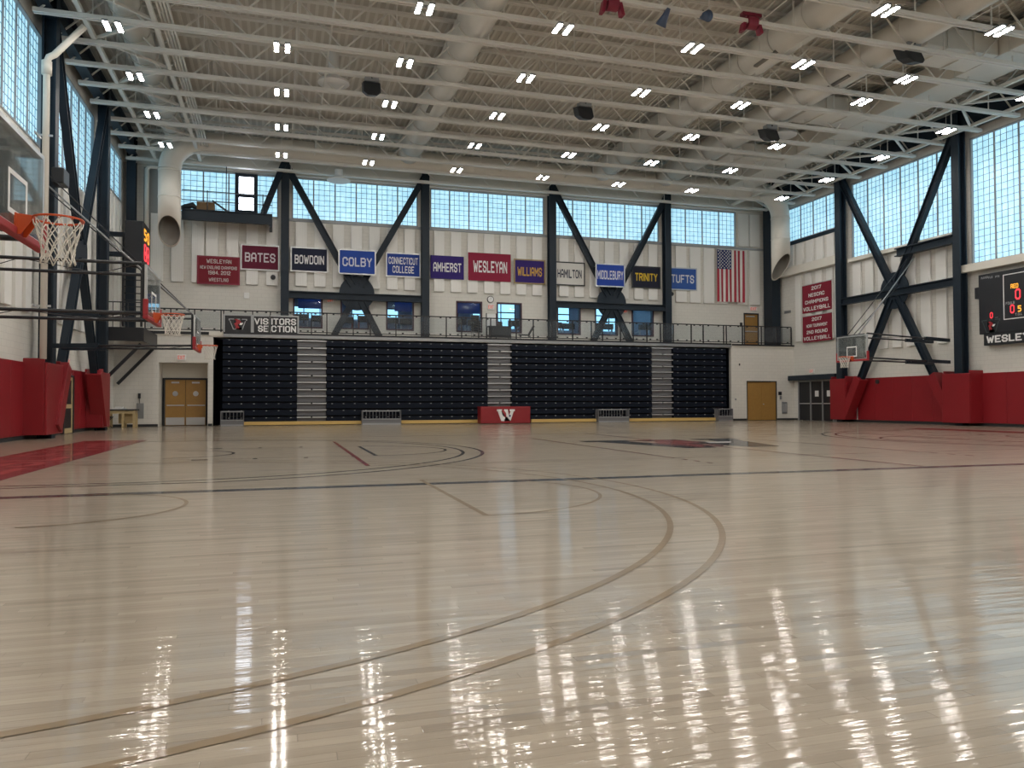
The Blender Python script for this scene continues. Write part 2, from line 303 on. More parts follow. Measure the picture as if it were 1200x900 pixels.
# floor: slab with a bed for the nearest strips, strips themselves as parts
px0, px1 = -1.6, 5.0; r0, r1 = 30, 72
fl = thing('floor', 'polished maple strip floor of the whole sports hall', 'floor', (11.5, 18, 0), kind='structure')
b = BM(); y0_, y1_ = r0 * PW, r1 * PW
def kx(r, k): return (k - ((r * 7) % 19) / 19) * PL
for (a0, a1, c0, c1) in ((XL - .3, XR + .3, YB - .3, y0_), (XL - .3, XR + .3, y1_, 51), (XL - .3, px0 - 1.2, y0_, y1_), (px1 + 1.2, XR + .3, y0_, y1_)): box(b, a0, a1, c0, c1, -.2, 0)
obj('slab', b, MT['floor'], fl)
b = BM(); box(b, px0 - 1.2, px1 + 1.2, y0_, y1_, -.2, -.02); obj('subfloor', b, MT['floor'], fl)
cnt = 0
mesh1 = None; b2 = BM()
for r in range(r0, r1):
    k = math.floor((px0 - .0) / PL + ((r * 7) % 19) / 19)
    xs = kx(r, k); box(b2, px0 - 1.2, xs, r * PW, (r + 1) * PW, -.02, 0)
    while True:
        xa = kx(r, k); xb = kx(r, k + 1)
        if xa > px1 - .3: break
        if mesh1 is None:
            bb = BM(); box(bb, .0003, PL - .0003, .0003, PW - .0003, -.02, 0); me = bpy.data.meshes.new('plank'); bb.to_mesh(me); bb.free(); me.materials.append(MT['floor']); mesh1 = me
        o = bpy.data.objects.new('plank', mesh1); COL.objects.link(o); o.parent = fl; o.location = Vector((xa, r * PW, 0)) - Vector((11.5, 18, 0)); cnt += 1
        k += 1
    box(b2, kx(r, k), px1 + 1.2, r * PW, (r + 1) * PW, -.02, 0)
o = obj('plank_ends', b2, MT['floor'], fl); o['kind'] = 'stuff'
# court markings (paint on the floor, parts of it)
RX, YC, Y1, Y3 = -2.256, 18.16, 9.13, 27.47
LZ = [.0012]
def mark(name, m, fn):
    b = BM(); LZ[0] += .00012; fn(b); o = obj(name, b, m, fl); return o
def lquad(b, x0, x1, y0, y1):
    z = LZ[0]; vs = [b.verts.new((x, y, z)) for x, y in ((x0, y0), (x1, y0), (x1, y1), (x0, y1))]; b.faces.new(vs)
def arc(b, cx, cy, r, a0, a1, w=.05, n=72):
    z = LZ[0]; P = []
    for i in range(n + 1):
        a = a0 + (a1 - a0) * i / n; P.append([b.verts.new((cx + q * math.cos(a), cy + q * math.sin(a), z)) for q in (r - w / 2, r + w / 2)])
    for p, q in zip(P, P[1:]): b.faces.new((p[0], p[1], q[1], q[0]))
BX = RX - 1.6; BX2 = BX + 28.65; RX2 = RX + 25.45; MX = (BX + BX2) / 2
mark('sideline', MT['lineb'], lambda b: lquad(b, BX, BX2, YC - 7.62 - .26, YC - 7.62))
mark('sideline', MT['lineb'], lambda b: lquad(b, BX, BX2, YC + 7.62, YC + 7.70))
def endzone(b): lquad(b, BX - 1.75, BX, YC - 7.62, YC + 7.62)
mark('baseline_band', MT['liner'], endzone); mark('baseline_band', MT['liner'], lambda b: lquad(b, BX2, BX2 + 1.2, YC - 7.62, YC + 7.62))
mark('baseline', MT['lineb2'], lambda b: lquad(b, BX - .1, BX, YC - 7.62, YC + 7.62))
o = mark('baseline_lettering', MT['red2'], lambda b: letters(b, 'WESLEYAN', (BX - .92, YC, .0005), (0, 1, 0), (-1, 0, 0), 12.6, 1.25, 1.2, .0022)); o['label'] = 'lighter red WESLEYAN lettering painted in the end band'
def court(cx, cy, s, m, w=.055, both=True):
    a = 0 if s > 0 else PI
    for r_ in ((6.75, 6.32) if both else (6.32,)):
        hy = {6.75: 6.6, 6.32: 6.30}[r_]; th = math.asin(hy / r_)
        mark('three_point_arc', m, lambda b: (arc(b, cx, cy, r_, a - th, a + th, w), lquad(b, cx - s * 1.6 if s > 0 else cx + r_ * math.cos(PI - th) if 0 else min(cx - s * 1.6, cx + s * r_ * math.cos(th)), max(cx - s * 1.6, cx + s * r_ * math.cos(th)), cy - hy - w / 2, cy - hy + w / 2), lquad(b, min(cx - s * 1.6, cx + s * r_ * math.cos(th)), max(cx - s * 1.6, cx + s * r_ * math.cos(th)), cy + hy - w / 2, cy + hy + w / 2)))
    fx = cx + s * 4.19
    mark('free_throw_circle', m, lambda b: arc(b, fx, cy, 1.83, a - PI / 2, a + PI / 2, w * .8))
    mark('free_throw_line', m, lambda b: lquad(b, fx - w * .55, fx + w * .55, cy - 1.83, cy + 1.83))
    mark('restricted_arc', m, lambda b: arc(b, cx, cy, 1.27, a - PI / 2, a + PI / 2, w * .8))
court(RX, YC, 1, MT['lineb'], .075); court(RX, Y1, 1, MT['linet'], .055); court(RX2, YC, -1, MT['lineb'], .075); court(RX2, Y1, -1, MT['linet'])
for s, cx in ((1, RX), (-1, RX2)):
    for sg in (-1, 1):
        mark('lane_line', MT['lineb'], lambda b: lquad(b, min(cx - s * 1.6, cx + s * 4.19), max(cx - s * 1.6, cx + s * 4.19), YC + sg * 1.83 - .012, YC + sg * 1.83 + .012))
        for dx, l in ((.75, .3), (1.78, .08), (2.76, .08), (3.7, .06)):
            mark('lane_block', MT['lineb'], lambda b: lquad(b, cx + s * dx - l / 2, cx + s * dx + l / 2, YC + sg * 1.88, YC + sg * 2.05))
mark('volleyball_end_line', MT['liner'], lambda b: lquad(b, 1.44, 1.52, YC - 4.5, YC + 4.5)); mark('volleyball_end_line', MT['liner'], lambda b: lquad(b, 19.42, 19.5, YC - 4.5, YC + 4.5))
for sg in (-1, 1):
    mark('volleyball_side_line', MT['linet'], lambda b: lquad(b, 1.46, 19.46, YC + sg * 4.5 - .02, YC + sg * 4.5 + .02))
    mark('attack_line', MT['liner'], lambda b: lquad(b, MX + sg * 3 - .025, MX + sg * 3 + .025, YC - 4.5, YC + 4.5))
    for k in range(3): mark('attack_line_dash', MT['liner'], lambda b: lquad(b, MX + sg * 3 - .025, MX + sg * 3 + .025, YC - 5 - k * .45, YC - 4.8 - k * .45))
mark('centre_line', MT['lineb2'], lambda b: lquad(b, MX - .03, MX + .03, YC - 7.62, YC + 7.62))
mark('cross_court_line', MT['linet'], lambda b: lquad(b, BX, 28.5, Y1 - 7.6, Y1 - 7.56))
# centre emblem: block W with a bird head, letters reading from the near side
ec = Vector((MX, YC + .35, .004)); es = 2.35
def wshape(b, c, u, v, s, d):
    poly(b, WPOLY[0], c, u, v, s, d); bmesh.ops.triangulate(b, faces=b.faces)
EW = [(x, y * 1.32) for x, y in WPOLY[0]]; EB = [(x * .95 - .1, y * 1.5) for x, y in BIRD]; EK = [(x * 1.3, y * 1.3) for x, y in BEAK]
ec = Vector((10.72, 18.62, .004))
def tri(b): bmesh.ops.triangulate(b, faces=b.faces)
mark('emblem_letter', MT['lineb'], lambda b: (poly(b, EW, ec, (1, 0, 0), (0, 1, 0), 2.5, 0), tri(b)))
mark('emblem_bird', MT['liner'], lambda b: (poly(b, EB, ec, (1, 0, 0), (0, 1, 0), 2.6, .0012), tri(b))); mark('emblem_beak', MT['linew'], lambda b: poly(b, EK, ec, (1, 0, 0), (0, 1, 0), 2.4, .0024))
# ------------------------------------------------------------------ walls
A = lambda x, y: onY(x, y, YW)
zdeck = 4.68
alc = (A(186, 450).x, A(243.5, 450).x, 0, A(215, 425).z)
bl = (A(249.5, 450).x, A(857, 450).x, 0, 4.44)
dr = (A(875, 450).x, A(910, 450).x, 0, A(892, 446.5).z)
gridwall('wall_far', 'Y', YW, YW + .25, XL, XR, 0, 4.5, [alc, bl, dr], MT['wallX'], 'lower cream block wall with the bleacher recess under the balcony')
b = BM(); box(b, XL, XR, YW - .05, YU, 4.5, zdeck); solo('trim_1', b, MT['trimw'], 'cream balcony floor slab above the bleachers', 'balcony floor', (11, YW, 4.5), kind='structure')
up_w = []
def wrect(x0, y0, x1, y1): a = onY(x0, y0); c = onY(x1, y1); return (a.x, c.x, c.z, a.z)
for q in ((343.5, 348, 378, 387), (399, 349, 432.5, 386.5), (452.5, 352, 485, 388), (534.5, 355, 565, 390), (582, 357.5, 611.5, 391.5), (652.5, 360.5, 680.5, 393), (697, 362, 724, 394), (740, 363.5, 766, 395)): up_w.append(wrect(*q))
zw0, zw1 = 5.2, 7.0
up_w = [(q[0], q[1], zw0, zw1) for q in up_w]
bd = (onY(871.5, 380).x, onY(889, 380).x, zdeck, onY(880, 367).z)
holesU = up_w + [bd]
wz0, wz1 = 11.12, 13.42
bays = [(-5.2, -.15), (.55, 7.45), (8.15, 15.05), (15.75, 22.65), (23.35, 28.15)]
holesU += [(a, c, wz0, wz1) for a, c in bays]
gridwall('wall_far', 'Y', YU, YU + .3, XL, XR, zdeck - .3, ZD, holesU, MT['wallX'], 'upper cream wall behind the balcony with banners and high windows')
# right wall: Y ranges
rb = [(36.75, 42.6, 11.2, 13.35), (28.75, 35.75, 9.15, 13.4), (20.7, 27.95, 7.48, 13.4), (12.7, 20.0, 7.48, 13.4), (4.8, 12.1, 7.48, 13.4)]
dY0 = onX(982, 470).y; dY1 = onX(936, 470).y; dz = onX(960, 445).z
gridwall('wall_right', 'X', XR, XR + .3, YB, 43.5, 0, ZD, rb + [(dY0, dY1, 0, dz)], MT['wallY'], 'right cream block wall with tall translucent windows and red padding')
lb = [(37.0, 42.3, 11.2, 13.4), (29.6, 36.4, 9.65, 13.4), (20.7, 28.9, 9.6, 13.4), (12.7, 20.0, 9.6, 13.4), (4.8, 12.1, 9.6, 13.4)]
lY0 = onX(71, 470, XL).y; lY1 = onX(83, 470, XL).y
gridwall('wall_left', 'X', XL, XL - .3, YB, 43.5, 0, ZD, lb + [(lY0, lY1, 0, 2.2)], MT['wallY'], 'left cream block wall with high translucent windows and red padding')
gridwall('wall_back', 'Y', YB, YB - .3, XL, XR, 0, ZD, [], MT['wallX'], 'cream block wall behind the viewer')
# alcove of the double doors
b = BM(); box(b, alc[0] - .12, alc[0], YW + .25, 42.3, 0, alc[3]); box(b, alc[1], alc[1] + .12, YW + .25, 42.3, 0, alc[3]); box(b, alc[0] - .12, alc[1] + .12, YW + .25, 42.3, alc[3], alc[3] + .1); box(b, alc[0], alc[1], 42.15, 42.3, 2.42, alc[3])
solo('trim_2', b, MT['trimw'], 'cream lining of the recess holding the wooden double doors', 'recess', (alc[0], 42, 0), kind='structure')
for q, l in (((alc[0] - .1, alc[1] + .1, 42.31, 42.4, 0, alc[3]), 'behind the double doors'), ((dr[0] - .1, dr[1] + .1, YW + .26, YW + .32, 0, 2.6), 'behind the storage door'), ((bd[0] - .2, bd[1] + .2, YU + .31, YU + .36, zdeck - .2, 7.4), 'behind the balcony door'), ((XR + .31, XR + .36, dY0 - .2, dY1 + .2, 0, dz + .2), 'behind the black entrance doors'), ((XL - .36, XL - .31, lY0 - .2, lY1 + .2, 0, 2.5), 'behind the left wall door')):
    b = BM(); box(b, *q); solo('light_block_panel', b, MT['dark'], 'added dark light-blocking panel ' + l, 'wall', ((q[0] + q[1]) / 2, (q[2] + q[3]) / 2, 0), kind='structure')  # unseen panels added to stop outside light leaking around the doors
# black baseboards
b = BM()
for a, c in ((XL, alc[0]), (alc[1], bl[0]), (bl[1], dr[0]), (dr[1], XR)): box(b, a + .02, c - .02, YW - .02, YW, 0, .12)
solo('baseboard_far', b, MT['dark'], 'black rubber baseboard along the far wall', 'baseboard', (0, YW, 0), kind='structure')
b = BM(); box(b, XR - .03, XR, YB, dY0 - .1, 0, .12); box(b, XR - .03, XR, dY1 + .1, YW, 0, .12); solo('baseboard_right', b, MT['dark'], 'black rubber baseboard along the right wall', 'baseboard', (XR, 20, 0), kind='structure')
b = BM(); box(b, XL + .03, XL, YB, lY0 - .1, 0, .12); box(b, XL + .03, XL, lY1 + .1, YW, 0, .12); solo('baseboard_left', b, MT['dark'], 'black rubber baseboard along the left wall', 'baseboard', (XL, 20, 0), kind='structure')
# bleacher recess lining
b = BM(); box(b, bl[0] - .1, bl[0], YW + .25, YU, 0, 4.5); box(b, bl[1], bl[1] + .1, YW + .25, YU, 0, 4.5); box(b, bl[0], bl[1], YU - .1, YU, 0, 4.5)
solo('trim_3', b, MT['navy'], 'dark lining inside the bleacher recess', 'recess', (bl[0], 42, 0), kind='structure')
# ceiling deck
ce = thing('ceiling', 'cream painted corrugated metal roof deck', 'ceiling', (11.5, 18, ZD), kind='structure')
b = BM(); box(b, XL - .3, XR + .3, YB - .3, YU + .3, ZD, ZD + .2); obj('deck', b, MT['deck'], ce)
bb = BM(); box(bb, -.055, .055, YB - 18, YU - 18, -.04, 0); me = bpy.data.meshes.new('deck_rib'); bb.to_mesh(me); bb.free(); me.materials.append(MT['rib'])
x = XL + .2
while x < XR: o = bpy.data.objects.new('deck_rib', me); COL.objects.link(o); o.parent = ce; o.location = (x - 11.5, 0, 0); x += .3
# right wall ledges and trims
def trim(n, b, m, l, c, loc): return solo('trim_%d' % n, b, m, l, c, loc, kind='structure')
b = BM(); box(b, XR - .38, XR, 36.5, 42.2, 9.05, 9.55); trim(4, b, MT['trimw'], 'cream ledge on the right wall above the volleyball banners', 'ledge', (XR, 39, 9))
b = BM(); box(b, XR - .3, XR, 28.8, 35.8, 8.95, 9.17); trim(5, b, MT['trimw'], 'cream ledge under the middle window of the right wall', 'ledge', (XR, 32, 9))
b = BM(); box(b, XR - .45, XR, 4, 28.4, 7.1, 7.45); trim(6, b, MT['trimw'], 'cream ledge above the right scoreboard', 'ledge', (XR, 20, 7))
b = BM(); box(b, XR - .08, XR, 36.5, 42.8, 11.0, 11.2); trim(7, b, MT['steel'], 'dark sill under the far window of the right wall', 'sill', (XR, 39, 11))
b = BM(); box(b, .2, 30.3, YU - .06, YU, 11.0, 11.13); trim(8, b, MT['frame'], 'grey sill under the high windows of the far wall', 'sill', (15, YU, 11))
b = BM(); box(b, XR - .45, XR - .02, dY0 - .3, YW, dz + .0, dz + .3); trim(9, b, MT['steel'], 'dark steel lintel above the black doors', 'lintel', (XR, 38, dz))
b = BM(); box(b, 30.0, 30.6, 42.0, 42.9, zdeck, ZD); b_ = b
trim(10, b, MT['steel'], 'dark steel corner column at the right end of the balcony', 'column', (30.3, 42.6, zdeck))
b = BM(); box(b, XL, XR, YU - .22, YU, 13.45, 14.2); trim(11, b, MT['trimw'], 'cream band over the high windows of the far wall', 'beam', (11, YU, 13.4))
# ------------------------------------------------------------------ translucent windows
NW = [0]
def window(axis, pos, u0, u1, z0, z1, label, s=1):
    """s: direction towards the room along the wall's normal"""
    NW[0] += 1
    loc = ((u0 + u1) / 2, pos, z0) if axis == 'Y' else (pos, (u0 + u1) / 2, z0)
    w = thing('window_%d' % NW[0], label, 'window', loc, kind='structure')
    def bx(b, a, c, d0, d1, e, f):
        if axis == 'Y': box(b, a, c, pos + s * d0, pos + s * d1, e, f)
        else: box(b, pos + s * d0, pos + s * d1, a, c, e, f)
    n = max(1, round((u1 - u0) / 1.22)); st = (u1 - u0) / n
    for i in range(n):
        b = BM(); bx(b, u0 + i * st + .02, u0 + (i + 1) * st - .02, -.16, -.10, z0, z1); obj('pane', b, MT['pane'], w)
    b = BM()
    for i in range(n):
        for k in (1, 2, 3): c = u0 + (i + k / 4) * st; bx(b, c - .012, c + .012, -.10, -.085, z0, z1)
    nz = round((z1 - z0) / .305)
    for j in range(1, nz): c = z0 + (z1 - z0) * j / nz; bx(b, u0, u1, -.10, -.086, c - .012, c + .012)
    o = obj('glazing_bars', b, MT['grid'], w); o['kind'] = 'stuff'
    for i in range(1, n):
        b = BM(); c = u0 + i * st; bx(b, c - .035, c + .035, -.12, -.05, z0, z1); obj('mullion', b, MT['frame'], w)
    b = BM(); t = .07
    bx(b, u0, u1, -.2, .02, z0, z0 + t); bx(b, u0, u1, -.2, .02, z1 - t, z1); bx(b, u0, u0 + t, -.2, .02, z0 + t, z1 - t); bx(b, u1 - t, u1, -.2, .02, z0 + t, z1 - t)
    obj('window_frame', b, MT['frame'], w); return w
for (a, c), l in zip(bays, ('behind the storage platform', 'above the BOWDOIN, COLBY and CONNECTICUT COLLEGE banners', 'above the AMHERST, WESLEYAN and WILLIAMS banners', 'above the HAMILTON, MIDDLEBURY and TRINITY banners', 'above the TUFTS banner')):
    if a < -3: a0, c0 = a, -2.05
    window('Y', YU, a, c, wz0, wz1, 'translucent blue gridded window ' + l, -1)
for q, l in zip(rb, ('above the volleyball banners', 'between the two tall dark columns of the right wall', 'above the right scoreboard', 'of the near right wall, outside the picture', 'of the right wall beside the viewer')): window('X', XR, *q, 'translucent blue gridded window ' + l, -1)
for q, l in zip(lb, ('in the far corner of the left wall', 'behind the crossed braces of the left wall', 'above the nearest left backboard', 'of the near left wall, outside the picture', 'of the left wall beside the viewer')): window('X', XL, *q, 'translucent blue gridded window ' + l, 1)
# clear glazed door on the storage platform
dt = thing('door_1', 'glazed door with two bright panes on the storage platform', 'door', (-1.3, YU - .05, 10.95), kind='structure')
gx0, gx1 = onY(275.5, 230).x, onY(302, 230).x
b = BM(); zt = 13.38; zb = 11.12
box(b, gx0, gx0 + .2, YU - .12, YU + .02, zb, zt); box(b, gx1 - .2, gx1, YU - .12, YU + .02, zb, zt); box(b, gx0 + .2, gx1 - .2, YU - .12, YU + .02, zt - .18, zt); box(b, gx0 + .2, gx1 - .2, YU - .12, YU + .02, zb, zb + .3); box(b, gx0 + .2, gx1 - .2, YU - .12, YU + .02, 12.1, 12.3)
obj('door_frame', b, MT['steel'], dt)
b = BM(); box(b, gx0 + .2, gx1 - .2, YU - .05, YU - .02, 12.3, zt - .18); obj('pane', b, MT['sky'], dt)
b = BM(); box(b, gx0 + .2, gx1 - .2, YU - .05, YU - .02, zb + .3, 12.1); obj('pane', b, MT['sky'], dt)
# ------------------------------------------------------------------ ordinary doors
ND = [1]
def door(label, loc): ND[0] += 1; return thing('door_%d' % ND[0], label, 'door', loc, kind='structure')
# wooden double doors
d = door('oak double doors with round windows and steel kick plates', ((alc[0] + alc[1]) / 2, 42.1, 0))
qx0, qx1 = onY(192, 470, 42.1).x, onY(242.5, 470, 42.1).x; mid = (qx0 + qx1) / 2; dzt = 2.32
b = BM(); box(b, qx0, qx0 + .07, 42.0, 42.15, 0, dzt + .08); box(b, qx1 - .05, qx1, 42.0, 42.15, 0, dzt + .08); box(b, qx0 + .07, qx1 - .05, 42.0, 42.15, dzt, dzt + .08); obj('door_frame', b, MT['dark'], d)
for s, a, c in ((1, qx0 + .07, mid - .01), (-1, mid + .01, qx1 - .05)):
    b = BM(); box(b, a, c, 42.05, 42.1, .02, dzt); lf = obj('leaf', b, MT['wood'], d)
    cx = (a + c) / 2
    b = BM(); disc(b, (cx + s * .1 * 0, 42.04, 1.62), .13, (0, 1, 0), .03, 20); obj('porthole', b, MT['lgray'], lf)
    b = BM(); box(b, a + .03, c - .03, 42.03, 42.05, .04, .42); obj('kick_plate', b, MT['alu'], lf)
    b = BM(); box(b, a + .08, c - .04, 42.0, 42.05, 1.0, 1.06); obj('push_bar', b, MT['lgray'], lf)
    b = BM(); box(b, cx - .18, cx + .18, 42.0, 42.05, dzt - .18, dzt - .1); obj('door_closer', b, MT['lgray'], lf)
# tan single storage door on the right
d = door('plain light oak storage door in the lower far wall', ((dr[0] + dr[1]) / 2, YW, 0))
b = BM(); box(b, dr[0], dr[0] + .05, YW - .02, YW + .2, 0, dr[3]); box(b, dr[1] - .05, dr[1], YW - .02, YW + .2, 0, dr[3]); box(b, dr[0] + .05, dr[1] - .05, YW - .02, YW + .2, dr[3] - .06, dr[3]); obj('door_frame', b, MT['dark'], d)
mid = (dr[0] + dr[1]) / 2
for a, c in ((dr[0] + .05, mid - .004), (mid + .004, dr[1] - .05)): b = BM(); box(b, a, c, YW + .03, YW + .1, .02, dr[3] - .06); lf = obj('leaf', b, MT['yellow'] if 0 else MT['wood'], d)
b = BM(); disc(b, (mid + .12, YW + .01, 1.0), .035, (0, 1, 0), .05, 12); obj('door_knob', b, MT['lgray'], d)
# balcony door
d = door('oak door at the right end of the balcony', ((bd[0] + bd[1]) / 2, YU, zdeck))
b = BM(); box(b, bd[0], bd[0] + .07, YU - .03, YU + .2, zdeck, bd[3]); box(b, bd[1] - .07, bd[1], YU - .03, YU + .2, zdeck, bd[3]); box(b, bd[0] + .07, bd[1] - .07, YU - .03, YU + .2, bd[3] - .08, bd[3]); obj('door_frame', b, MT['dark'], d)
b = BM(); box(b, bd[0] + .07, bd[1] - .07, YU + .03, YU + .08, zdeck + .01, bd[3] - .08); lf = obj('leaf', b, MT['wood'], d)
b = BM(); box(b, bd[0] + .12, bd[1] - .12, YU - .02, YU + .03, zdeck + 1.0, zdeck + 1.06); obj('push_bar', b, MT['lgray'], lf)
b = BM(); box(b, bd[0] + .2, bd[1] - .3, YU - .02, YU + .03, bd[3] - .25, bd[3] - .18); obj('door_closer', b, MT['lgray'], lf)
# black entrance doors in right wall
d = door('row of black glazed entrance doors in the right wall', (XR, (dY0 + dY1) / 2, 0))
ys = [onX(x, 470).y for x in (936, 950, 964, 978)] + [dY0]
b = BM()
for y in ys: box(b, XR - .02, XR + .15, y - .05, y + .05, 0, dz)
box(b, XR - .015, XR + .145, dY0, dY1, dz - .1, dz); obj('door_frame', b, MT['gray'], d)
for i, (a, c) in enumerate(zip(ys, ys[1:])):
    b = BM(); box(b, XR + .03, XR + .08, c + .05, a - .05, .02, dz - .1); lf = obj('leaf', b, MT['black'], d)
    b = BM(); box(b, XR - .02, XR + .02, c + .1, a - .1, 1.0, 1.06); obj('push_bar', b, MT['lgray'], lf)
    if i in (1, 2): b = BM(); m_ = (a + c) / 2; box(b, XR + .015, XR + .03, m_ - .16, m_ + .16, 1.45, 1.8); o = obj('paper_notice', b, MT['white'], lf)
# left wall door between pads
d = door('wooden door with tall glass panes between the red pads', (XL, (lY0 + lY1) / 2, 0))
b = BM(); box(b, XL - .1, XL + .12, lY0, lY0 + .08, 0, 2.2); box(b, XL - .1, XL + .12, lY1 - .08, lY1, 0, 2.2); box(b, XL - .1, XL + .12, lY0, lY1, 2.12, 2.2); obj('door_frame', b, MT['dark'], d)
b = BM(); ya, yb = lY0 + .08, lY1 - .08; 
for (a, c, e, f) in ((ya, ya + .12, 0.02, 2.12), (yb - .12, yb, .02, 2.12), (ya + .12, yb - .12, .02, .2), (ya + .12, yb - .12, .95, 1.1), (ya + .12, yb - .12, 2.0, 2.12)): box(b, XL + .02, XL + .08, a, c, e, f)
obj('leaf', b, MT['tanwood'], d)
b = BM(); box(b, XL + .04, XL + .06, ya + .12, yb - .12, .2, 2.0); obj('pane', b, MT['black'], d)
# ------------------------------------------------------------------ steel frame
def column(axis, c, label, z0=0):
    b = BM(); x, y = c
    ibeam(b, (x, y, z0), (x, y, 14.6), .42, .42, .06, (1, 0, 0) if axis == 'X' else (0, 1, 0))
    return solo('steel_column', b, MT['steel'], label, 'column', (x, y, z0), 'dark steel columns of the hall')
for y, l in ((36.15, 'beside the far pads'), (28.2, 'beside the white downpipe'), (20.3, 'left of the picture'), (12.4, 'beside the nearest backboard'), (4.5, 'beside the viewer')): column('X', (-7.25, y), 'dark steel column of the left wall ' + l)
for y, l in ((36.15, 'beside the black entrance doors'), (28.2, 'beside the scoreboard'), (20.3, 'beyond the scoreboard, outside the picture'), (12.4, 'near the viewer'), (4.5, 'beside the viewer')): column('X', (30.35, y), 'dark steel column of the right wall ' + l)
for x, l in ((.2, 'between the BATES and BOWDOIN banners'), (7.8, 'between the CONNECTICUT COLLEGE and AMHERST banners'), (15.4, 'between the WILLIAMS and HAMILTON banners'), (23.0, 'between the TRINITY and TUFTS banners'), (-7.3, 'in the far left corner')): column('Y', (x, 42.85), 'dark steel column of the far wall ' + l, zdeck)
for x, l in ((-7.2, 'left'), (30.3, 'right')):
    b = BM(); ibeam(b, (x, YB + .1, 14.15), (x, 42.6, 14.15), .4, .9, .06); solo('roof_girder', b, MT['steel'], 'dark steel roof girder running along the %s wall' % l, 'girder', (x, 18, 14.15), 'roof girders')
def brace(P, Q, cen, axis, label, legs=None, plate=.95, hb=None):
    """crossed brace in one bay: P,Q = column positions along the wall"""
    fixed = cen[0]; w = cen[1]; z = cen[2]
    pt = (lambda u, zz: (u, fixed, zz)) if axis == 'Y' else (lambda u, zz: (fixed, u, zz))
    t = thing('cross_brace', label, 'brace', pt(w, z), 'crossed steel braces')
    nrm = (0, 1, 0) if axis == 'Y' else (1, 0, 0)
    for u, zz in ((P, 14.0), (Q, 14.0)) + tuple(legs):
        d = Vector((u - w, 0, zz - z)).normalized(); b = BM()
        if axis == 'Y': a = Vector((w, fixed, z)) + Vector((d.x, 0, d.z)) * .45
        else: a = Vector((fixed, w, z)) + Vector((0, d.x, d.z)) * .45
        ibeam(b, a, pt(u, zz), .26, .34, .04, Vector(nrm).cross(Vector(a) - Vector(pt(u, zz))).normalized()); obj('diagonal', b, MT['steel'], t)
    b = BM(); disc(b, pt(w, z), plate, nrm, .06, 28); obj('gusset_plate', b, MT['steel'], t)
    if hb is not None:
        b = BM(); a = Vector(pt(P + (.2 if P < Q else -.2), hb)); c = Vector(pt(Q - (.2 if P < Q else -.2), hb)); off = Vector(nrm) * 0
        ibeam(b, a, c, .3, .38, .05); obj('horizontal_beam', b, MT['steel'], t)
    return t
dk = zdeck
def leg(w, z, P, zt): k = (zt - z) / (0 - z); return (w + (P - w) * k, zt)
brace(.2, 7.8, (42.75, 4.0, 7.15), 'Y', 'crossed dark brace behind the COLBY banner', (leg(4.0, 7.15, .3, dk), leg(4.0, 7.15, 7.7, dk)), hb=6.95)
brace(15.4, 23.0, (42.75, 19.2, 7.15), 'Y', 'crossed dark brace behind the MIDDLEBURY banner', (leg(19.2, 7.15, 15.5, dk), leg(19.2, 7.15, 22.9, dk)), hb=6.95)
brace(28.2, 36.15, (30.3, 32.15, 6.85), 'X', 'crossed dark brace on the right wall', ((28.5, .2), (35.85, .2)), hb=6.75)
brace(28.2, 36.15, (-7.2, 32.15, 6.85), 'X', 'crossed dark brace on the left wall', ((28.5, .2), (35.85, .2)))
b = BM(); ibeam(b, (.1, 42.7, 13.9), (-.9, 42.2, 11.1), .3, .34, .04, (0, 1, 0)); solo('diagonal_strut', b, MT['steel'], 'short dark strut from column top down to the storage platform', 'strut', (0, 42.4, 11))
b = BM(); ibeam(b, (30.25, 28.4, 8.75), (30.25, 31.9, 8.75), .35, .42, .05); solo('hoist_beam', b, MT['steel'], 'short dark beam holding the hoist cables on the right wall', 'beam', (30.25, 30, 8.75))
# ------------------------------------------------------------------ roof joists
JB = 13.5; JT = 15.05; NP = 12; x0j, x1j = XL + .3, XR - .3; pl = (x1j - x0j) / NP
def joist_master(y, label):
    t = thing('roof_joist', label, 'joist', (11.5, y, JB), 'cream steel roof joists')
    b = BM(); beam(b, (x0j - .1, y - .065, JB), (x1j + .1, y - .065, JB), .085, .13); beam(b, (x0j - .1, y + .065, JB), (x1j + .1, y + .065, JB), .085, .13); obj('bottom_chord', b, MT['joist'], t)
    b = BM(); beam(b, (x0j, y - .05, JT), (x1j, y - .05, JT), .06, .11); beam(b, (x0j, y + .05, JT), (x1j, y + .05, JT), .06, .11); obj('top_chord', b, MT['joist'], t)
    L = Vector((11.5, y, JB))
    bu = BM(); beam(bu, (0, 0, 0), (pl / 2, 0, JT - JB), .05, .05); mu = bpy.data.meshes.new('web_member'); bu.to_mesh(mu); bu.free(); mu.materials.append(MT['joist'])
    bu = BM(); beam(bu, (0, 0, JT - JB), (pl / 2, 0, 0), .05, .05); md = bpy.data.meshes.new('web_member'); bu.to_mesh(md); bu.free(); md.materials.append(MT['joist'])
    bu = BM(); beam(bu, (0, 0, 0), (0, 0, JT - JB), .035, .035); mv = bpy.data.meshes.new('web_post'); bu.to_mesh(mv); bu.free(); mv.materials.append(MT['joist'])
    for i in range(NP):
        for me, dx, nm in ((mu, 0, 'web_member'), (md, pl / 2, 'web_member'), (mv, pl / 2, 'web_post')):
            o = bpy.data.objects.new(nm, me); COL.objects.link(o); o.parent = t; o.location = Vector((x0j + i * pl + dx, y, JB)) - L
    return t
jys = [42.4 - 1.9 * k for k in range(24)]
jm = joist_master(jys[0], 'cream steel roof joist nearest the far wall'); jt = treeof(jm)
for k, y in enumerate(jys[1:]): dup(jm, (0, y - jys[0], 0), 'cream steel roof joist, %s from the far wall' % ORD[k + 2], jt)
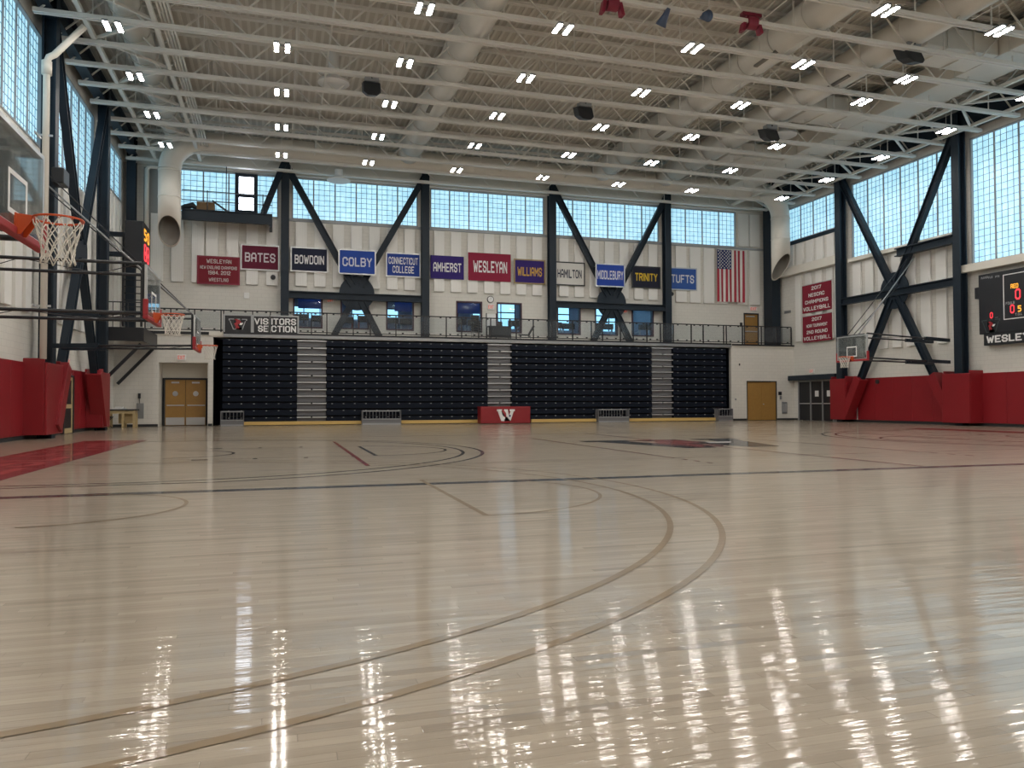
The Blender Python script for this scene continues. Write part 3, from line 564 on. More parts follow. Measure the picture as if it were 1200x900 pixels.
# longitudinal bracing lines
def brtruss(xa, xb, label):
    t = thing('roof_bracing', label, 'bracing', ((xa + xb) / 2, 18, JB + .12), 'roof bracing along the side walls')
    for x in (xa, xb): b = BM(); beam(b, (x, YB + .2, JB + .14), (x, 42.5, JB + .14), .14, .14); obj('chord', b, MT['joist'], t)
    for k in range(24):
        y = jys[k]; s = k % 2
        if y - 1.9 < YB: continue
        b = BM(); beam(b, (xa if s else xb, y, JB + .16), (xb if s else xa, y - 1.9, JB + .16), .09, .09); obj('diagonal', b, MT['joist'], t)
brtruss(27.4, 30.0, 'cream horizontal bracing truss under the roof along the right wall'); brtruss(-6.15, -4.0, 'cream horizontal bracing truss under the roof along the left wall')
b = BM()
for k in range(4): tube(b, [(-3.8 + k * .11, YB + .2, 13.75), (-3.8 + k * .11, 41.6, 13.75)], .04, 8)
solo('conduit_bundle', b, MT['joist'], 'bundle of cream conduits running beside the left round duct', 'conduit', (-3.6, 18, 13.75), smooth=True)
for x in (1.6, 11.5, 15.2):
    b = BM(); tube(b, [(x, YB + .2, 13.75), (x, 41.5, 13.75)], .025, 6); solo('sprinkler_pipe', b, MT['joist'], {1.6: 'thin cream ceiling pipe left of the central duct', 11.5: 'thin cream ceiling pipe between the COLBY side and the hall centre', 15.2: 'thin cream ceiling pipe left of the third round duct'}[x], 'pipe', (x, 18, 13.75), 'thin ceiling pipes')
# ------------------------------------------------------------------ ducts
def rduct(x, z, r, y0, y1, label, slots=()):
    t = thing('round_duct', label, 'duct', (x, (y0 + y1) / 2, z), 'round ducts running towards the far wall')
    b = BM(); tube(b, [(x, y0, z), (x, y1, z)], r, 28); obj('duct_body', b, MT['duct'], t, smooth=True)
    y = y1 - 1.2
    while y > y0:
        b = BM(); tube(b, [(x, y, z), (x, y + .07, z)], r + .035, 28); obj('duct_seam', b, MT['duct'], t, smooth=False); y -= 1.9
    for y in slots:
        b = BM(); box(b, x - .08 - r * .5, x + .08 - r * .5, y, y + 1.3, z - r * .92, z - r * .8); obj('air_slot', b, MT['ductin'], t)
rduct(-4.95, 14.25, .48, 2, 40.0, 'round cream duct nearest the left wall')
rduct(6.4, 14.3, .62, 0, 40.0, 'big round cream duct over the hall centre', (21.6, 31.5)); rduct(17.4, 14.3, .62, 0, 40.0, 'round cream duct right of the hall centre', (23.5, 31.5)); rduct(21.4, 14.3, .60, 0, 40.0, 'round cream duct, rightmost of the round ones', (24.5,))
# cross duct at the far wall with two open down-turned elbows
t = thing('cross_duct', 'cream duct crossing the far end with two downturned open mouths', 'duct', (12, 40.6, 14.0))
Rc = 1.5
def elbow(xc, s, r, zm):
    zt = 14.05; pts = [(xc + s * Rc * 1.0 + s * .1, 40.55, zt)]
    for k in range(1, 13): a = PI / 2 * k / 12; pts.append((xc + s * Rc * (1 - math.sin(a)), 40.55, zt - Rc * (1 - math.cos(a))))
    b = BM(); tube(b, pts, r, 28, cap=False); obj('duct_elbow', b, MT['duct'], t, smooth=True)
    b = BM(); n = 36; ring0 = []; ring1 = []
    for k in range(n):
        a = 2 * PI * k / n; vx, vy = math.cos(a) * r, math.sin(a) * r
        ring0.append(b.verts.new((xc + vx, 40.55 + vy, zt - Rc))); ring1.append(b.verts.new((xc + vx, 40.55 + vy, zm - vy * 1.3 + (.35 if s < 0 else 0) * vx)))
    for k in range(n): b.faces.new((ring0[k], ring0[(k + 1) % n], ring1[(k + 1) % n], ring1[k]))
    o = obj('duct_drop', b, MT['duct'], t, smooth=True); md = o.modifiers.new('solid', 'SOLIDIFY'); md.thickness = .03; md.offset = -1
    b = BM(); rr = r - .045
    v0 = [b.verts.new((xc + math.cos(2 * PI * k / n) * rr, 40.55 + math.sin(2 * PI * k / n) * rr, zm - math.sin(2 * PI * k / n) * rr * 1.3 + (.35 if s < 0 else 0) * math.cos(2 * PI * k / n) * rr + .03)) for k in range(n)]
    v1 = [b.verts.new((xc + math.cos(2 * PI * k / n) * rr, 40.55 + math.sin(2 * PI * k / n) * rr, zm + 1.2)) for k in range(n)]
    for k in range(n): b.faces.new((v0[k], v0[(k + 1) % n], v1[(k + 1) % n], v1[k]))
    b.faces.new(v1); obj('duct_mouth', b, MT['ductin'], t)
    for zz in (zt - Rc - .1, zt - Rc - 1.4 if zm < 11 else zt - Rc - .6): b = BM(); tube(b, [(xc, 40.55, zz), (xc, 40.55, zz + .05)], r + .02, 28); obj('duct_seam', b, MT['duct'], t, smooth=True)
zmL = onY(198, 271, 40.5).z; zmR = onY(915, 313, 40.5).z
XLd = onY(198.5, 240, 40.5).x; XRd = onY(915.5, 300, 40.5).x
elbow(XLd, 1, .52, zmL); elbow(XRd, -1, .56, zmR)
b = BM(); tube(b, [(XLd + Rc + .05, 40.55, 14.05), (XRd - Rc - .05, 40.55, 14.05)], .5, 28, cap=False); obj('duct_body', b, MT['duct'], t, smooth=True)
for k in range(18):
    x = XLd + 2.6 + k * 1.8; b = BM(); tube(b, [(x, 40.55, 14.05), (x + .06, 40.55, 14.05)], .53, 28); obj('duct_seam', b, MT['duct'], t)
t = thing('rectangular_duct', 'flat cream rectangular duct running along the right wall', 'duct', (26.2, 18, 14.3))
b = BM(); box(b, 25.3, 27.0, 0, 39.5, 13.85, 14.8); obj('duct_body', b, MT['duct'], t, bev=.03)
for k in range(16): y = 38 - k * 2.4; b = BM(); box(b, 25.26, 27.04, y, y + .06, 13.81, 14.84); obj('duct_seam', b, MT['duct'], t)
for i, y in enumerate((16.0, 22.4, 28.8, 35.2)):
    t = thing('branch_duct', 'flat cream branch duct, %s back from the far wall on the right' % ORD[4 - i], 'duct', (23.6, y, 14.2), 'flat branch ducts')
    b = BM(); box(b, 22.02, 25.28, y - .75, y + .75, 13.85, 14.6); obj('duct_body', b, MT['duct'], t, bev=.03)
    for xx in (22.9, 24.1): b = BM(); box(b, xx, xx + .06, y - .79, y + .79, 13.81, 14.64); obj('duct_seam', b, MT['duct'], t)
# ------------------------------------------------------------------ lights
lx = [-5.0, .0, 4.03, 8.38, 12.93, 17.22, 21.6, 27.37]; HL = 12.75
ly = [37.35 - 3.78 * k for k in range(12)]
def light(x, y, label):
    t = thing('ceiling_light', label, 'ceiling light', (x, y, HL), 'twin-panel ceiling lights')
    b = BM(); box(b, x - .26, x - .09, y - .33, y + .33, HL, HL + .07); box(b, x + .09, x + .26, y - .33, y + .33, HL, HL + .07); box(b, x - .22, x + .22, y - .06, y + .06, HL + .071, HL + .1); obj('housing', b, MT['gray'], t)
    for s in (-1, 1): b = BM(); box(b, x + s * .175 - .062, x + s * .175 + .062, y - .30, y + .30, HL - .015, HL - .001); obj('led_panel', b, MT['lamp'], t)
    b = BM(); tube(b, [(x, y, HL + .08), (x, y, JB + .1)], .008, 5); beam(b, (x, y - 1.0, JB + .1), (x, y + 1.0, JB + .1), .025, .025); obj('hanger', b, MT['joist'], t)
    return t
cl = ['nearest the left wall', 'second from the left', 'third from the left', 'fourth from the left', 'fourth from the right', 'third from the right', 'second from the right', 'nearest the right wall']
lm = light(lx[0], ly[0], 'twin-panel ceiling light nearest the left wall in the farthest row'); lt = treeof(lm)
for j, y in enumerate(ly):
    for i, x in enumerate(lx):
        if i + j == 0: continue
        xx = x + (0 if not (j == 3 and i == 6) else .0)
        sh = onZ(1009.6, 119.5, HL) if (j == 3 and i == 6) else Vector((xx, y, 0))
        dup(lm, (sh.x - lx[0], sh.y - ly[0], 0), 'twin-panel ceiling light %s in the %s row' % (cl[i], 'farthest' if j == 0 else ORD[j + 1] + ' farthest'), lt)
# ------------------------------------------------------------------ acoustic panels
def acpanels(axis, pos, spots, z0, z1, where, m, w=.6, inward=-1):
    for i, u in enumerate(spots):
        b = BM()
        if axis == 'Y': box(b, u - w / 2, u + w / 2, pos + inward * .02, pos + inward * .13, z0, z1); loc = (u, pos + inward * .07, z0)
        else: box(b, pos + inward * .02, pos + inward * .13, u - w / 2, u + w / 2, z0, z1); loc = (pos + inward * .07, u, z0)
        n = len(spots)
        l = 'white fluted panel, %s from %s, %s' % (ORD[i + 1], 'left' if axis == 'Y' else 'far end', where)
        solo('acoustic_panel', b, m, l, 'panel', loc, 'white acoustic wall panels', bev=.012)
acpanels('Y', YU, [onY(x, 300).x for x in (184, 208, 232, 248.5, 272.5, 295.5, 319)][:7], 7.45, 10.95, 'behind the BATES and wrestling banners', MT['acX'])
for c, wh in ((.2, 'in the bay of the COLBY banner'), (7.8, 'in the bay of the large WESLEYAN banner'), (15.4, 'in the bay of the MIDDLEBURY banner')):
    acpanels('Y', YU, [c + .75 + .99 * k for k in range(7)] if 0 else [c + .85 + .985 * k for k in range(7)], 7.48, 10.95, wh, MT['acX'])
acpanels('Y', YU, [onY(x, 300).x for x in (797, 813.5, 829.5, 846, 868, 883)], 7.42, 10.95, 'around the flag', MT['acX'], .75)
acpanels('Y', YU, [onY(x, 250).x for x in (870, 883)], 11.2, 13.3, 'right of the last high window', MT['acX'], .75)
acpanels('X', XR, [42.0 - .92 * k for k in range(6)], 9.6, 10.95, 'in the strip under the far right window', MT['acY'])
acpanels('X', XR, [40.35, 39.4, 38.45, 37.5, 36.8], 4.85, 8.95, 'behind the volleyball banners', MT['acY'], .55)
acpanels('X', XR, [35.3 - .95 * k for k in range(7)], 3.75 + .2, 8.85, 'behind the right crossed brace', MT['acY'])
acpanels('X', XL, [35.3 - .95 * k for k in range(7)], 4.0, 9.6, 'behind the left crossed brace', MT['acY'], inward=1)
acpanels('X', XL, [41.5 - .95 * k for k in range(5)], 5.2, 11.0, 'in the far bay of the left wall', MT['acY'], inward=1)
acpanels('X', XL, [27.4 - .95 * k for k in range(7)], 4.0, 9.4, 'in the bay behind the nearest backboard', MT['acY'], inward=1)
# ------------------------------------------------------------------ red wall padding
def padding(axis, X, s, y0, y1, label, top=2.42, notch=False):
    t = thing('wall_padding', label, 'wall padding', (X, (y0 + y1) / 2, 0), 'red wall pads')
    n = max(1, round((y1 - y0) / 1.22)); st = (y1 - y0) / n
    for i in range(n):
        b = BM(); box(b, X, X + s * .07, y0 + i * st + .004, y0 + (i + 1) * st - .004, .13, top); obj('pad_panel', b, MT['red'], t, bev=.015)
    return t
def colpad(X, s, yc, dep, hw, label):
    t = thing('column_padding', label, 'column padding', (X, yc, 0), 'red pads around the steel columns')
    b = BM(); box(b, X + s * dep, X + s * (dep - .08), yc - hw, yc + hw, .13, 2.42); obj('pad_panel', b, MT['red'], t, bev=.02)
    b = BM(); box(b, X, X + s * (dep - .08), yc - hw, yc - hw + .08, .13, 2.55); obj('pad_panel', b, MT['red'], t, bev=.02)
    b = BM(); box(b, X, X + s * (dep - .08), yc + hw - .08, yc + hw, .13, 2.55); obj('pad_panel', b, MT['red'], t, bev=.02)
    return t
padding('X', XR - .0, -1, YB + .2, 27.45, 'red wall padding below the right scoreboard'); padding('X', XR, -1, 29.0, 35.4, 'red wall padding behind the right crossed brace')
colpad(XR, -1, 28.2, .85, .75, 'red column padding below the scoreboard, right wall'); colpad(XR, -1, 36.15, .8, .6, 'red column padding beside the black entrance doors')
padding('X', XL, 1, YB + .2, 27.2, 'red wall padding at the left edge of the hall'); padding('X', XL, 1, 33.9 if 0 else lY1 + .05, 35.3, 'red wall padding between the left door and far column')
padding('X', XL, 1, 29.3, lY0 - .05, 'red wall padding just before the left door')
colpad(XL, 1, 28.3, .68, .95, 'red column padding under the white downpipe, left wall'); colpad(XL, 1, 36.0, .68, .7, 'red column padding in the far left, by the ladder platform')
for X, sd in ((30.3, 'right'), (-7.2, 'left')):
    for yf, w_ in ((35.85, 'far'), (28.5, 'near')):
        fy_ = lambda z: 32.15 + (6.85 - z) / 6.65 * (yf - 32.15)
        b = BM(); beam(b, (X, fy_(2.42), 2.42), (X, fy_(.3), .3), .56, .5, (0, 0, 1))
        solo('brace_padding', b, MT['red'], 'slanting red pad on the %s foot of the %s crossed brace' % (w_, sd), 'padding', (X, yf, .3), 'slanting brace pads', bev=.02)
# ------------------------------------------------------------------ bleachers
bt = thing('retractable_bleachers', 'closed navy retractable bleachers under the balcony', 'bleachers', ((bl[0] + bl[1]) / 2, YW - .1, 0))
xb = [A(x, 450).x for x in (261, 348, 382.5, 571, 599, 763, 788, 850)]
banks = ((xb[0], xb[1]), (xb[2], xb[3]), (xb[4], xb[5]), (xb[6], xb[7])); aisles = ((xb[1], xb[2]), (xb[3], xb[4]), (xb[5], xb[6]))
RH = 4.34 / 12
stubs = []
for a, c in banks:
    for k in range(12):
        z = .1 + k * RH * .985; b = BM()
        prism(b, [(a, YW - .13, z + .05), (a, YW - .08, z + RH - .03), (a, YW + .1, z + RH - .02), (a, YW + .3, z + RH - .02), (a, YW + .3, z + .05)], (c - a, 0, 0)); obj('seat_row', b, MT['navy'], bt)
    b = BM(); n = int((c - a) / .56)
    for k in range(12):
        z = .1 + k * RH * .985
        for i in range(n): x = a + (i + .5) * (c - a) / n; box(b, x - .035, x + .035, YW - .135, YW - .105, z + RH - .09, z + RH - .06)
    o = obj('seat_number_tags', b, MT['lgray'], bt); o['kind'] = 'stuff'
    b = BM(); box(b, a, c, YW + .3, YW + 1.9, .1, 4.3); obj('understructure', b, MT['dark'], bt)
for a, c in aisles:
    b = BM(); box(b, a, c, YW + .34, YW + 1.8, .1, 4.3); obj('understructure', b, MT['dark'], bt)
    for k in range(12):
        z = .1 + k * RH * .985
        b = BM(); box(b, a + .02, c - .02, YW + .06, YW + .33, z + .02, z + RH - .09); obj('step_riser', b, MT['dgray'], bt)
        if k % 2: b = BM(); box(b, a, c, YW - .1, YW + .25, z + RH - .075, z + RH - .015); obj('aisle_step', b, MT['lgray'], bt)
        else:
            m_ = (a + c) / 2
            for p, q in ((a, m_ - .05), (m_ + .05, c)): b = BM(); box(b, p, q, YW - .12, YW + .25, z + RH - .09, z + RH - .03); obj('aisle_step', b, MT['lgray'], bt)
for x0, x1 in ((286, 424), (467, 561), (621, 697), (732, 837)):
    b = BM(); box(b, A(x0, 495).x, A(x1, 495).x, YW - .3, YW - .12, .03, .2); obj('kick_board', b, MT['yellow'], bt)
for i, (x0, x1, l) in enumerate(((260, 285.5, 'at the left end of the bleachers'), (423.5, 467.5, 'between the COLBY brace and the red table'), (697, 731.5, 'right of the red table'), (836, 852, 'at the right end of the bleachers'))):
    xa, xc = A(x0, 490).x, A(x1, 490).x; t = thing('portable_steps', 'low grey metal step unit ' + l, 'steps', ((xa + xc) / 2, YW - .5, 0), 'grey step units at the foot of the bleachers')
    b = BM(); box(b, xa, xc, YW - .62, YW - .16, .0, .08); box(b, xa, xc, YW - .62, YW - .36, .26, .31); obj('step_tread', b, MT['gray'], t)
    b = BM(); box(b, xa, xc, YW - .38, YW - .16, .68, .74); obj('step_tread', b, MT['gray'], t)
    b = BM(); box(b, xa, xc, YW - .6, YW - .57, .08, .26); obj('step_riser', b, MT['dgray'], t)
    for k in range(int((xc - xa) / .17)):
        x = xa + .04 + k * .17; b = BM(); box(b, x, x + .03, YW - .36, YW - .33, .31, .68); obj('riser_slat', b, MT['dgray'], t)
    for x in (xa - .03, xc): b = BM(); box(b, x, x + .03, YW - .62, YW - .16, 0, .74); obj('side_panel', b, MT['dgray'], t)
# ------------------------------------------------------------------ balcony railing
YR = YW + .02
b = BM(); box(b, A(262, 395).x, A(856, 400).x, YW - .12, YW - .05, 4.45, zdeck - .08); trim(12, b, MT['gray'], 'grey metal fascia along the balcony edge over the bleachers', 'fascia', (11, YW, 4.5))
rtop = onY(300, 366.5, YR).z + .05
b = BM(); box(b, A(262, 395).x, A(856, 400).x, YW - .10, YW - .05, zdeck - .079, zdeck + .02); trim(14, b, MT['black'], 'black edge strip on top of the balcony fascia', 'edge strip', (11, YW, 4.6))
posts = [170, 200, 228, 259, 262, 296, 317, 348, 365, 383, 414, 434, 464, 496, 523, 541, 561, 575, 605, 625, 647, 671, 693, 706, 727, 742, 758, 774, 789, 810, 824, 848, 851, 870, 892, 910, 927]
rl = thing('balcony_railing', 'black steel balcony railing with grey glass panels', 'railing', (11, YR, zdeck))
pxs = [onY(x, 385, YR).x for x in posts]
for x in pxs: b = BM(); box(b, x - .03, x + .03, YR - .03, YR + .03, zdeck, rtop); obj('post', b, MT['black'], rl)
b = BM(); box(b, pxs[0], pxs[-1], YR - .035, YR + .035, rtop, rtop + .06); obj('top_rail', b, MT['black'], rl)
b = BM(); box(b, pxs[0], pxs[-1], YR - .03, YR + .03, zdeck + .08, zdeck + .13); obj('bottom_rail', b, MT['black'], rl)
for a, c in zip(pxs, pxs[1:]):
    if c - a < .3: continue
    b = BM(); box(b, a + .05, c - .05, YR - .01, YR + .01, zdeck + .17, rtop - .04); g_ = obj('glass_panel', b, MT['rglass'], rl)
    b = BM()
    for xx in (a + (c - a) * .25, a + (c - a) * .75):
        for zz in (zdeck + .14, rtop - .05): box(b, xx - .05, xx + .05, YR - .02, YR + .02, zz, zz + .06)
    obj('clamps', b, MT['black'], g_)
b = BM(); box(b, A(170, 395).x, A(245, 395).x, YW - .08, YW - .05, zdeck - .14, zdeck); box(b, A(857, 395).x, XR, YW - .08, YW - .05, zdeck - .1, zdeck); trim(13, b, MT['black'], 'black edge strips at both ends of the balcony', 'edge strip', (11, YW, zdeck))
# signs on railing
YS = YR - .06
def panel(x0, x1, y0, y1, Y, name, m, label, cat, brd=None, th=.03):
    a = onY(x0, (y0 + y1) / 2, Y); c = onY(x1, (y0 + y1) / 2, Y); zt = onY((x0 + x1) / 2, y0, Y).z; zb = onY((x0 + x1) / 2, y1, Y).z
    t = thing(name, label, cat, ((a.x + c.x) / 2, Y, zb)); 
    b = BM(); box(b, a.x, c.x, Y - th, Y, zb, zt); obj('panel', b, m, t)
    if brd:
        b = BM(); w = .07
        for q in ((a.x - w, c.x + w, zt, zt + w), (a.x - w, c.x + w, zb - w, zb), (a.x - w, a.x, zb, zt), (c.x, c.x + w, zb, zt)): box(b, q[0], q[1], Y - th - .012, Y - .002, q[2], q[3])
        obj('border', b, brd, t)
    return t, (a.x, c.x, zb, zt, Y - th)
t, q = panel(263.5, 294, 370, 390, YS, 'emblem_sign', MT['black'], 'black railing sign with grey outlined W and red bird head', 'sign', MT['chalk'])
cx, cz = (q[0] + q[1]) / 2, (q[2] + q[3]) / 2
b = BM(); wshape(b, (cx, q[4], cz), (1, 0, 0), (0, 0, 1), .44, .006); obj('emblem_letter', b, MT['chalk'], t)
b = BM(); wshape(b, (cx, q[4], cz), (1, 0, 0), (0, 0, 1), .38, .010); obj('emblem_fill', b, MT['black'], t)
b = BM(); poly(b, BIRD, (cx - .0, q[4], cz), (1, 0, 0), (0, 0, 1), .52, .014); obj('emblem_bird', b, MT['redp'], t)
b = BM(); poly(b, BEAK, (cx, q[4], cz), (1, 0, 0), (0, 0, 1), .55, .018); obj('emblem_beak', b, MT['white'], t)
def lett(t, parts, q, m, label=None):
    b = BM()
    for tx, u0, u1, v0, v1, th in parts:
        w = (q[1] - q[0]) * (u1 - u0); h = (q[3] - q[2]) * (v1 - v0); c = (q[0] + (q[1] - q[0]) * (u0 + u1) / 2, q[4], q[2] + (q[3] - q[2]) * (v0 + v1) / 2)
        letters(b, tx, c, (1, 0, 0), (0, 0, 1), w, h, th)
    o = obj('lettering', b, m, t); return o
t, q = panel(297.5, 315, 371, 390.5, YS, 'visitors_sign', MT['black'], 'black railing sign reading VIS SE, left part of VISITORS SECTION', 'sign', MT['chalk'])
lett(t, [('VIS', .03, .97, .52, .9, 1.35), ('SE', .28, .97, .08, .46, 1.35)], q, MT['white'])
t, q = panel(317, 348.5, 371.5, 391, YS, 'visitors_sign', MT['black'], 'black railing sign reading ITORS CTION, right part of VISITORS SECTION', 'sign', MT['chalk'])
lett(t, [('ITORS', .03, .95, .52, .9, 1.35), ('CTION', .03, .95, .08, .46, 1.35)], q, MT['white'])
# ------------------------------------------------------------------ banners
def banner(px, Y, fill, txt, tcol, label, brd=None, lines=None, cat='banner'):
    x0, x1, y0, y1 = px
    m = cloth(label.split()[0] + str(int(x0)), fill)
    t, q = panel(x0, x1, y0, y1, Y, 'banner', m, label, cat, brd, .025)
    m2 = mat('letter_%d' % x0, tcol, .8)
    lett(t, lines or [(txt, .08, .92, .3, .7, 1.2)], q, m2)
    b = BM(); box(b, q[0], q[1], Y + .0, YU - .0 if Y > 43 else Y + .05, q[3] - .03, q[3])
    if Y < 43:
        for xx in (q[0], q[1] - .04): box(b, xx, xx + .04, Y, 42.7, q[3] - .1, q[3] - .06)
    obj('hanging_rod', b, MT['lgray'], t)
    return t
YBn = YU - .16
wt, nv, gw = (.75, .74, .76), (.012, .018, .05), MT['lgray']
banner((283.5, 326, 288.5, 315.5), YBn, (.12, .008, .03), 'BATES', (.65, .60, .64), 'maroon banner reading BATES', gw)
banner((342, 383, 291.5, 317.5), YBn, (.012, .016, .04), 'BOWDOIN', wt, 'near-black banner reading BOWDOIN', gw)
banner((398, 439, 294, 320.5), 42.35, (.015, .055, .30), 'COLBY', (.55, .56, .66), 'blue banner reading COLBY hung before the brace', gw)
banner((453.5, 491.5, 298, 323.5), YBn, (.014, .045, .26), '', wt, 'blue banner reading CONNECTICUT COLLEGE', gw, [('CONNECTICUT', .05, .95, .53, .85, 1.1), ('COLLEGE', .17, .83, .13, .45, 1.1)])
banner((504.5, 543.5, 300, 327), YBn, (.03, .014, .15), 'AMHERST', wt, 'dark purple banner reading AMHERST', None)
banner((548.5, 598.5, 297, 329.5), YBn, (.25, .012, .042), 'WESLEYAN', wt, 'large crimson banner reading WESLEYAN', None, [('WESLEYAN', .12, .91, .3, .72, 1.2)])
banner((603.5, 637.5, 305.5, 331.5), YBn, (.03, .012, .14), 'WILLIAMS', (.60, .36, .06), 'purple banner reading WILLIAMS in gold', mat('gold_edge', (.35, .26, .12), .7))
banner((650.5, 684, 308.5, 333.5), YBn, (.66, .65, .62), 'HAMILTON', nv, 'white banner reading HAMILTON in dark letters', MT['dark'])
banner((699, 731, 310.5, 335), 42.35, (.012, .05, .32), 'MIDDLEBURY', (.62, .63, .74), 'blue banner reading MIDDLEBURY hung before the brace', gw, [('MIDDLEBURY', .03, .97, .3, .72, 1.2)])
banner((741.5, 772.5, 313.5, 336.5), YBn, (.01, .012, .03), 'TRINITY', (.68, .46, .03), 'black banner reading TRINITY in gold', MT['dark'])
banner((784, 815.5, 315, 339), YBn, (.03, .095, .34), 'TUFTS', (.62, .64, .68), 'mid-blue banner reading TUFTS', gw)
tb = banner((232.5, 279.5, 302, 332), YBn, (.19, .012, .024), '', (.62, .56, .56), 'red banner reading WESLEYAN NEW ENGLAND CHAMPIONS 1984, 2012 WRESTLING', MT['maroon'],
       [('WESLEYAN', .2, .82, .77, .93, 1.1), ('NEW ENGLAND CHAMPIONS', .04, .96, .54, .67, 1.1), ('1984, 2012', .24, .8, .33, .48, 1.2), ('WRESTLING', .26, .75, .06, .2, 1.1)])
# volleyball banners on the right wall
def rbanner(xa, xb_, yt, yb, lines, label):
    X = XR - .18; Ya = onX(xa, yt, X).y; Yb_ = onX(xb_, yt, X).y; zt = onX((xa + xb_) / 2, yt, X).z; zb = onX((xa + xb_) / 2, yb, X).z; yc = (Ya + Yb_) / 2
    t = thing('banner', label, 'banner', (X, yc, zb)); b = BM(); box(b, X, X + .03, Yb_, Ya, zb, zt); obj('panel', b, cloth('volley', (.23, .010, .03)), t)
    b = BM(); W_ = Ya - Yb_; H_ = zt - zb; n = len(lines)
    for i, (tx, w, k) in enumerate(lines): letters(b, tx, (X, yc, zt - H_ * (.14 + .24 * i)), (0, -1, 0), (0, 0, 1), W_ * w, H_ * k, 1.25)
    obj('lettering', b, MT['white'], t)
    b = BM(); box(b, X - .01, X + .06, Yb_, Ya, zt, zt + .04); obj('hanging_rod', b, MT['lgray'], t)
rbanner(940, 974, 332, 365, [('2017', .34, .13), ('NESCAC', .55, .13), ('CHAMPIONS', .8, .13), ('VOLLEYBALL', .93, .14)], 'red banner reading 2017 NESCAC CHAMPIONS VOLLEYBALL')
rbanner(940.5, 974.5, 369, 400, [('2017', .34, .13), ('NCAA TOURNAMENT', .72, .12), ('2ND ROUND', .72, .13), ('VOLLEYBALL', .93, .14)], 'red banner reading 2017 2ND ROUND VOLLEYBALL, the lower one')
# flag
fx0, fx1 = onY(838, 325).x, onY(870, 325).x; fzt = onY(853, 294).z; fzb = onY(855, 354.5).z; Yf = YU - .2
t = thing('american_flag', 'American flag hanging vertically on the far wall', 'flag', ((fx0 + fx1) / 2, Yf, fzb)); Wf = fx1 - fx0; Hf = fzt - fzb
def cl(u, v, dd=0): return (fx0 + u * Wf, Yf - .02 - .035 * math.sin(u * 20 + v * 1.5) - dd, fzb + v * Hf)
for i in range(13):
    b = BM(); n = 14; top = 1
    if i < 7: top = .63
    P = [[b.verts.new(cl((i + s / 3) / 13, top * k / n)) for s in range(4)] for k in range(n + 1)]
    for p, q_ in zip(P, P[1:]):
        for s in range(3): b.faces.new((p[s], p[s + 1], q_[s + 1], q_[s]))
    o = obj('stripe', b, MT['flagr'] if i % 2 == 0 else MT['flagw'], t); md = o.modifiers.new('s', 'SOLIDIFY'); md.thickness = .01
b = BM(); n = 21
rod = BM(); box(rod, fx0 - .03, fx1 + .03, Yf - .02, YU - .14, fzt, fzt + .04); obj('hanging_rod', rod, MT['lgray'], t)
P = [[b.verts.new(cl(7 / 13 * s / n, .63 + .37 * k / 6)) for s in range(n + 1)] for k in range(7)]
for p, q_ in zip(P, P[1:]):
    for s in range(n): b.faces.new((p[s], p[s + 1], q_[s + 1], q_[s]))
un = obj('union', b, MT['flagb'], t); md = un.modifiers.new('s', 'SOLIDIFY'); md.thickness = .01
b = BM()
for r in range(11):
    for c in range(5 if r % 2 == 0 else 4):
        u = 7 / 13 * ((c + (.5 if r % 2 == 0 else 1)) / 5.0); v = .63 + .37 * (r + .8) / 11.6; cc = Vector(cl(u, v, .02)); s_ = .062
        vs = [b.verts.new(cc + Vector((math.sin(2 * PI * k / 10) * (s_ if k % 2 == 0 else s_ * .45), 0, math.cos(2 * PI * k / 10) * (s_ if k % 2 == 0 else s_ * .45)))) for k in range(10)]; b.faces.new(vs)
obj('stars', b, MT['flagw'], un)
# ------------------------------------------------------------------ fitness rooms behind the balcony windows
b = BM(); box(b, -.2, 24.2, 50.5, 50.7, 4.5, 8.9); box(b, -.4, -.2, 43.5, 50.7, 4.5, 8.9); box(b, 24.2, 24.4, 43.5, 50.7, 4.5, 8.9); box(b, -.2, 24.2, 43.5, 50.5, 4.5, zdeck); box(b, -.2, 24.2, 43.5, 50.5, 8.7, 8.9)
solo('wall_fitness_room', b, mat('room_paint', (.30, .34, .42), .7), 'blue-grey walls and ceiling of the fitness room behind the balcony', 'room', (12, 47, zdeck), kind='structure')
for i in range(6):
    x = .4 + i * 4.0; NW[0] += 1
    w = thing('window_%d' % NW[0], 'bright outside window of the fitness room, %s from the left' % ORD[i + 1], 'window', (x + 1.4, 50.4, 6), kind='structure')
    b = BM(); box(b, x, x + 3.0, 50.42, 50.46, 6.2 if i > 2 else 6.55, 8.3 if i > 2 else 7.25); obj('pane', b, MT['roomwin'], w)
    b = BM()
    for k in range(4): box(b, x + k * 1.0 - .03, x + k * 1.0 + .03, 50.36, 50.44, 6.2, 8.35)
    box(b, x, x + 3, 50.36, 50.44, 7.25, 7.33); obj('window_frame', b, MT['dark'], w)
for i, x in enumerate((1.2, 4.2, 7.0, 11.0)):
    b = BM(); box(b, x - .2, x + 1.5, 47.9, 47.95, 6.85, 8.6); solo('hanging_screen', b, MT['bluetarp'], 'blue hanging screen inside the fitness room, %s from the left' % ORD[i + 1], 'screen', (x, 47.9, 6.2), 'blue screens in the fitness room')
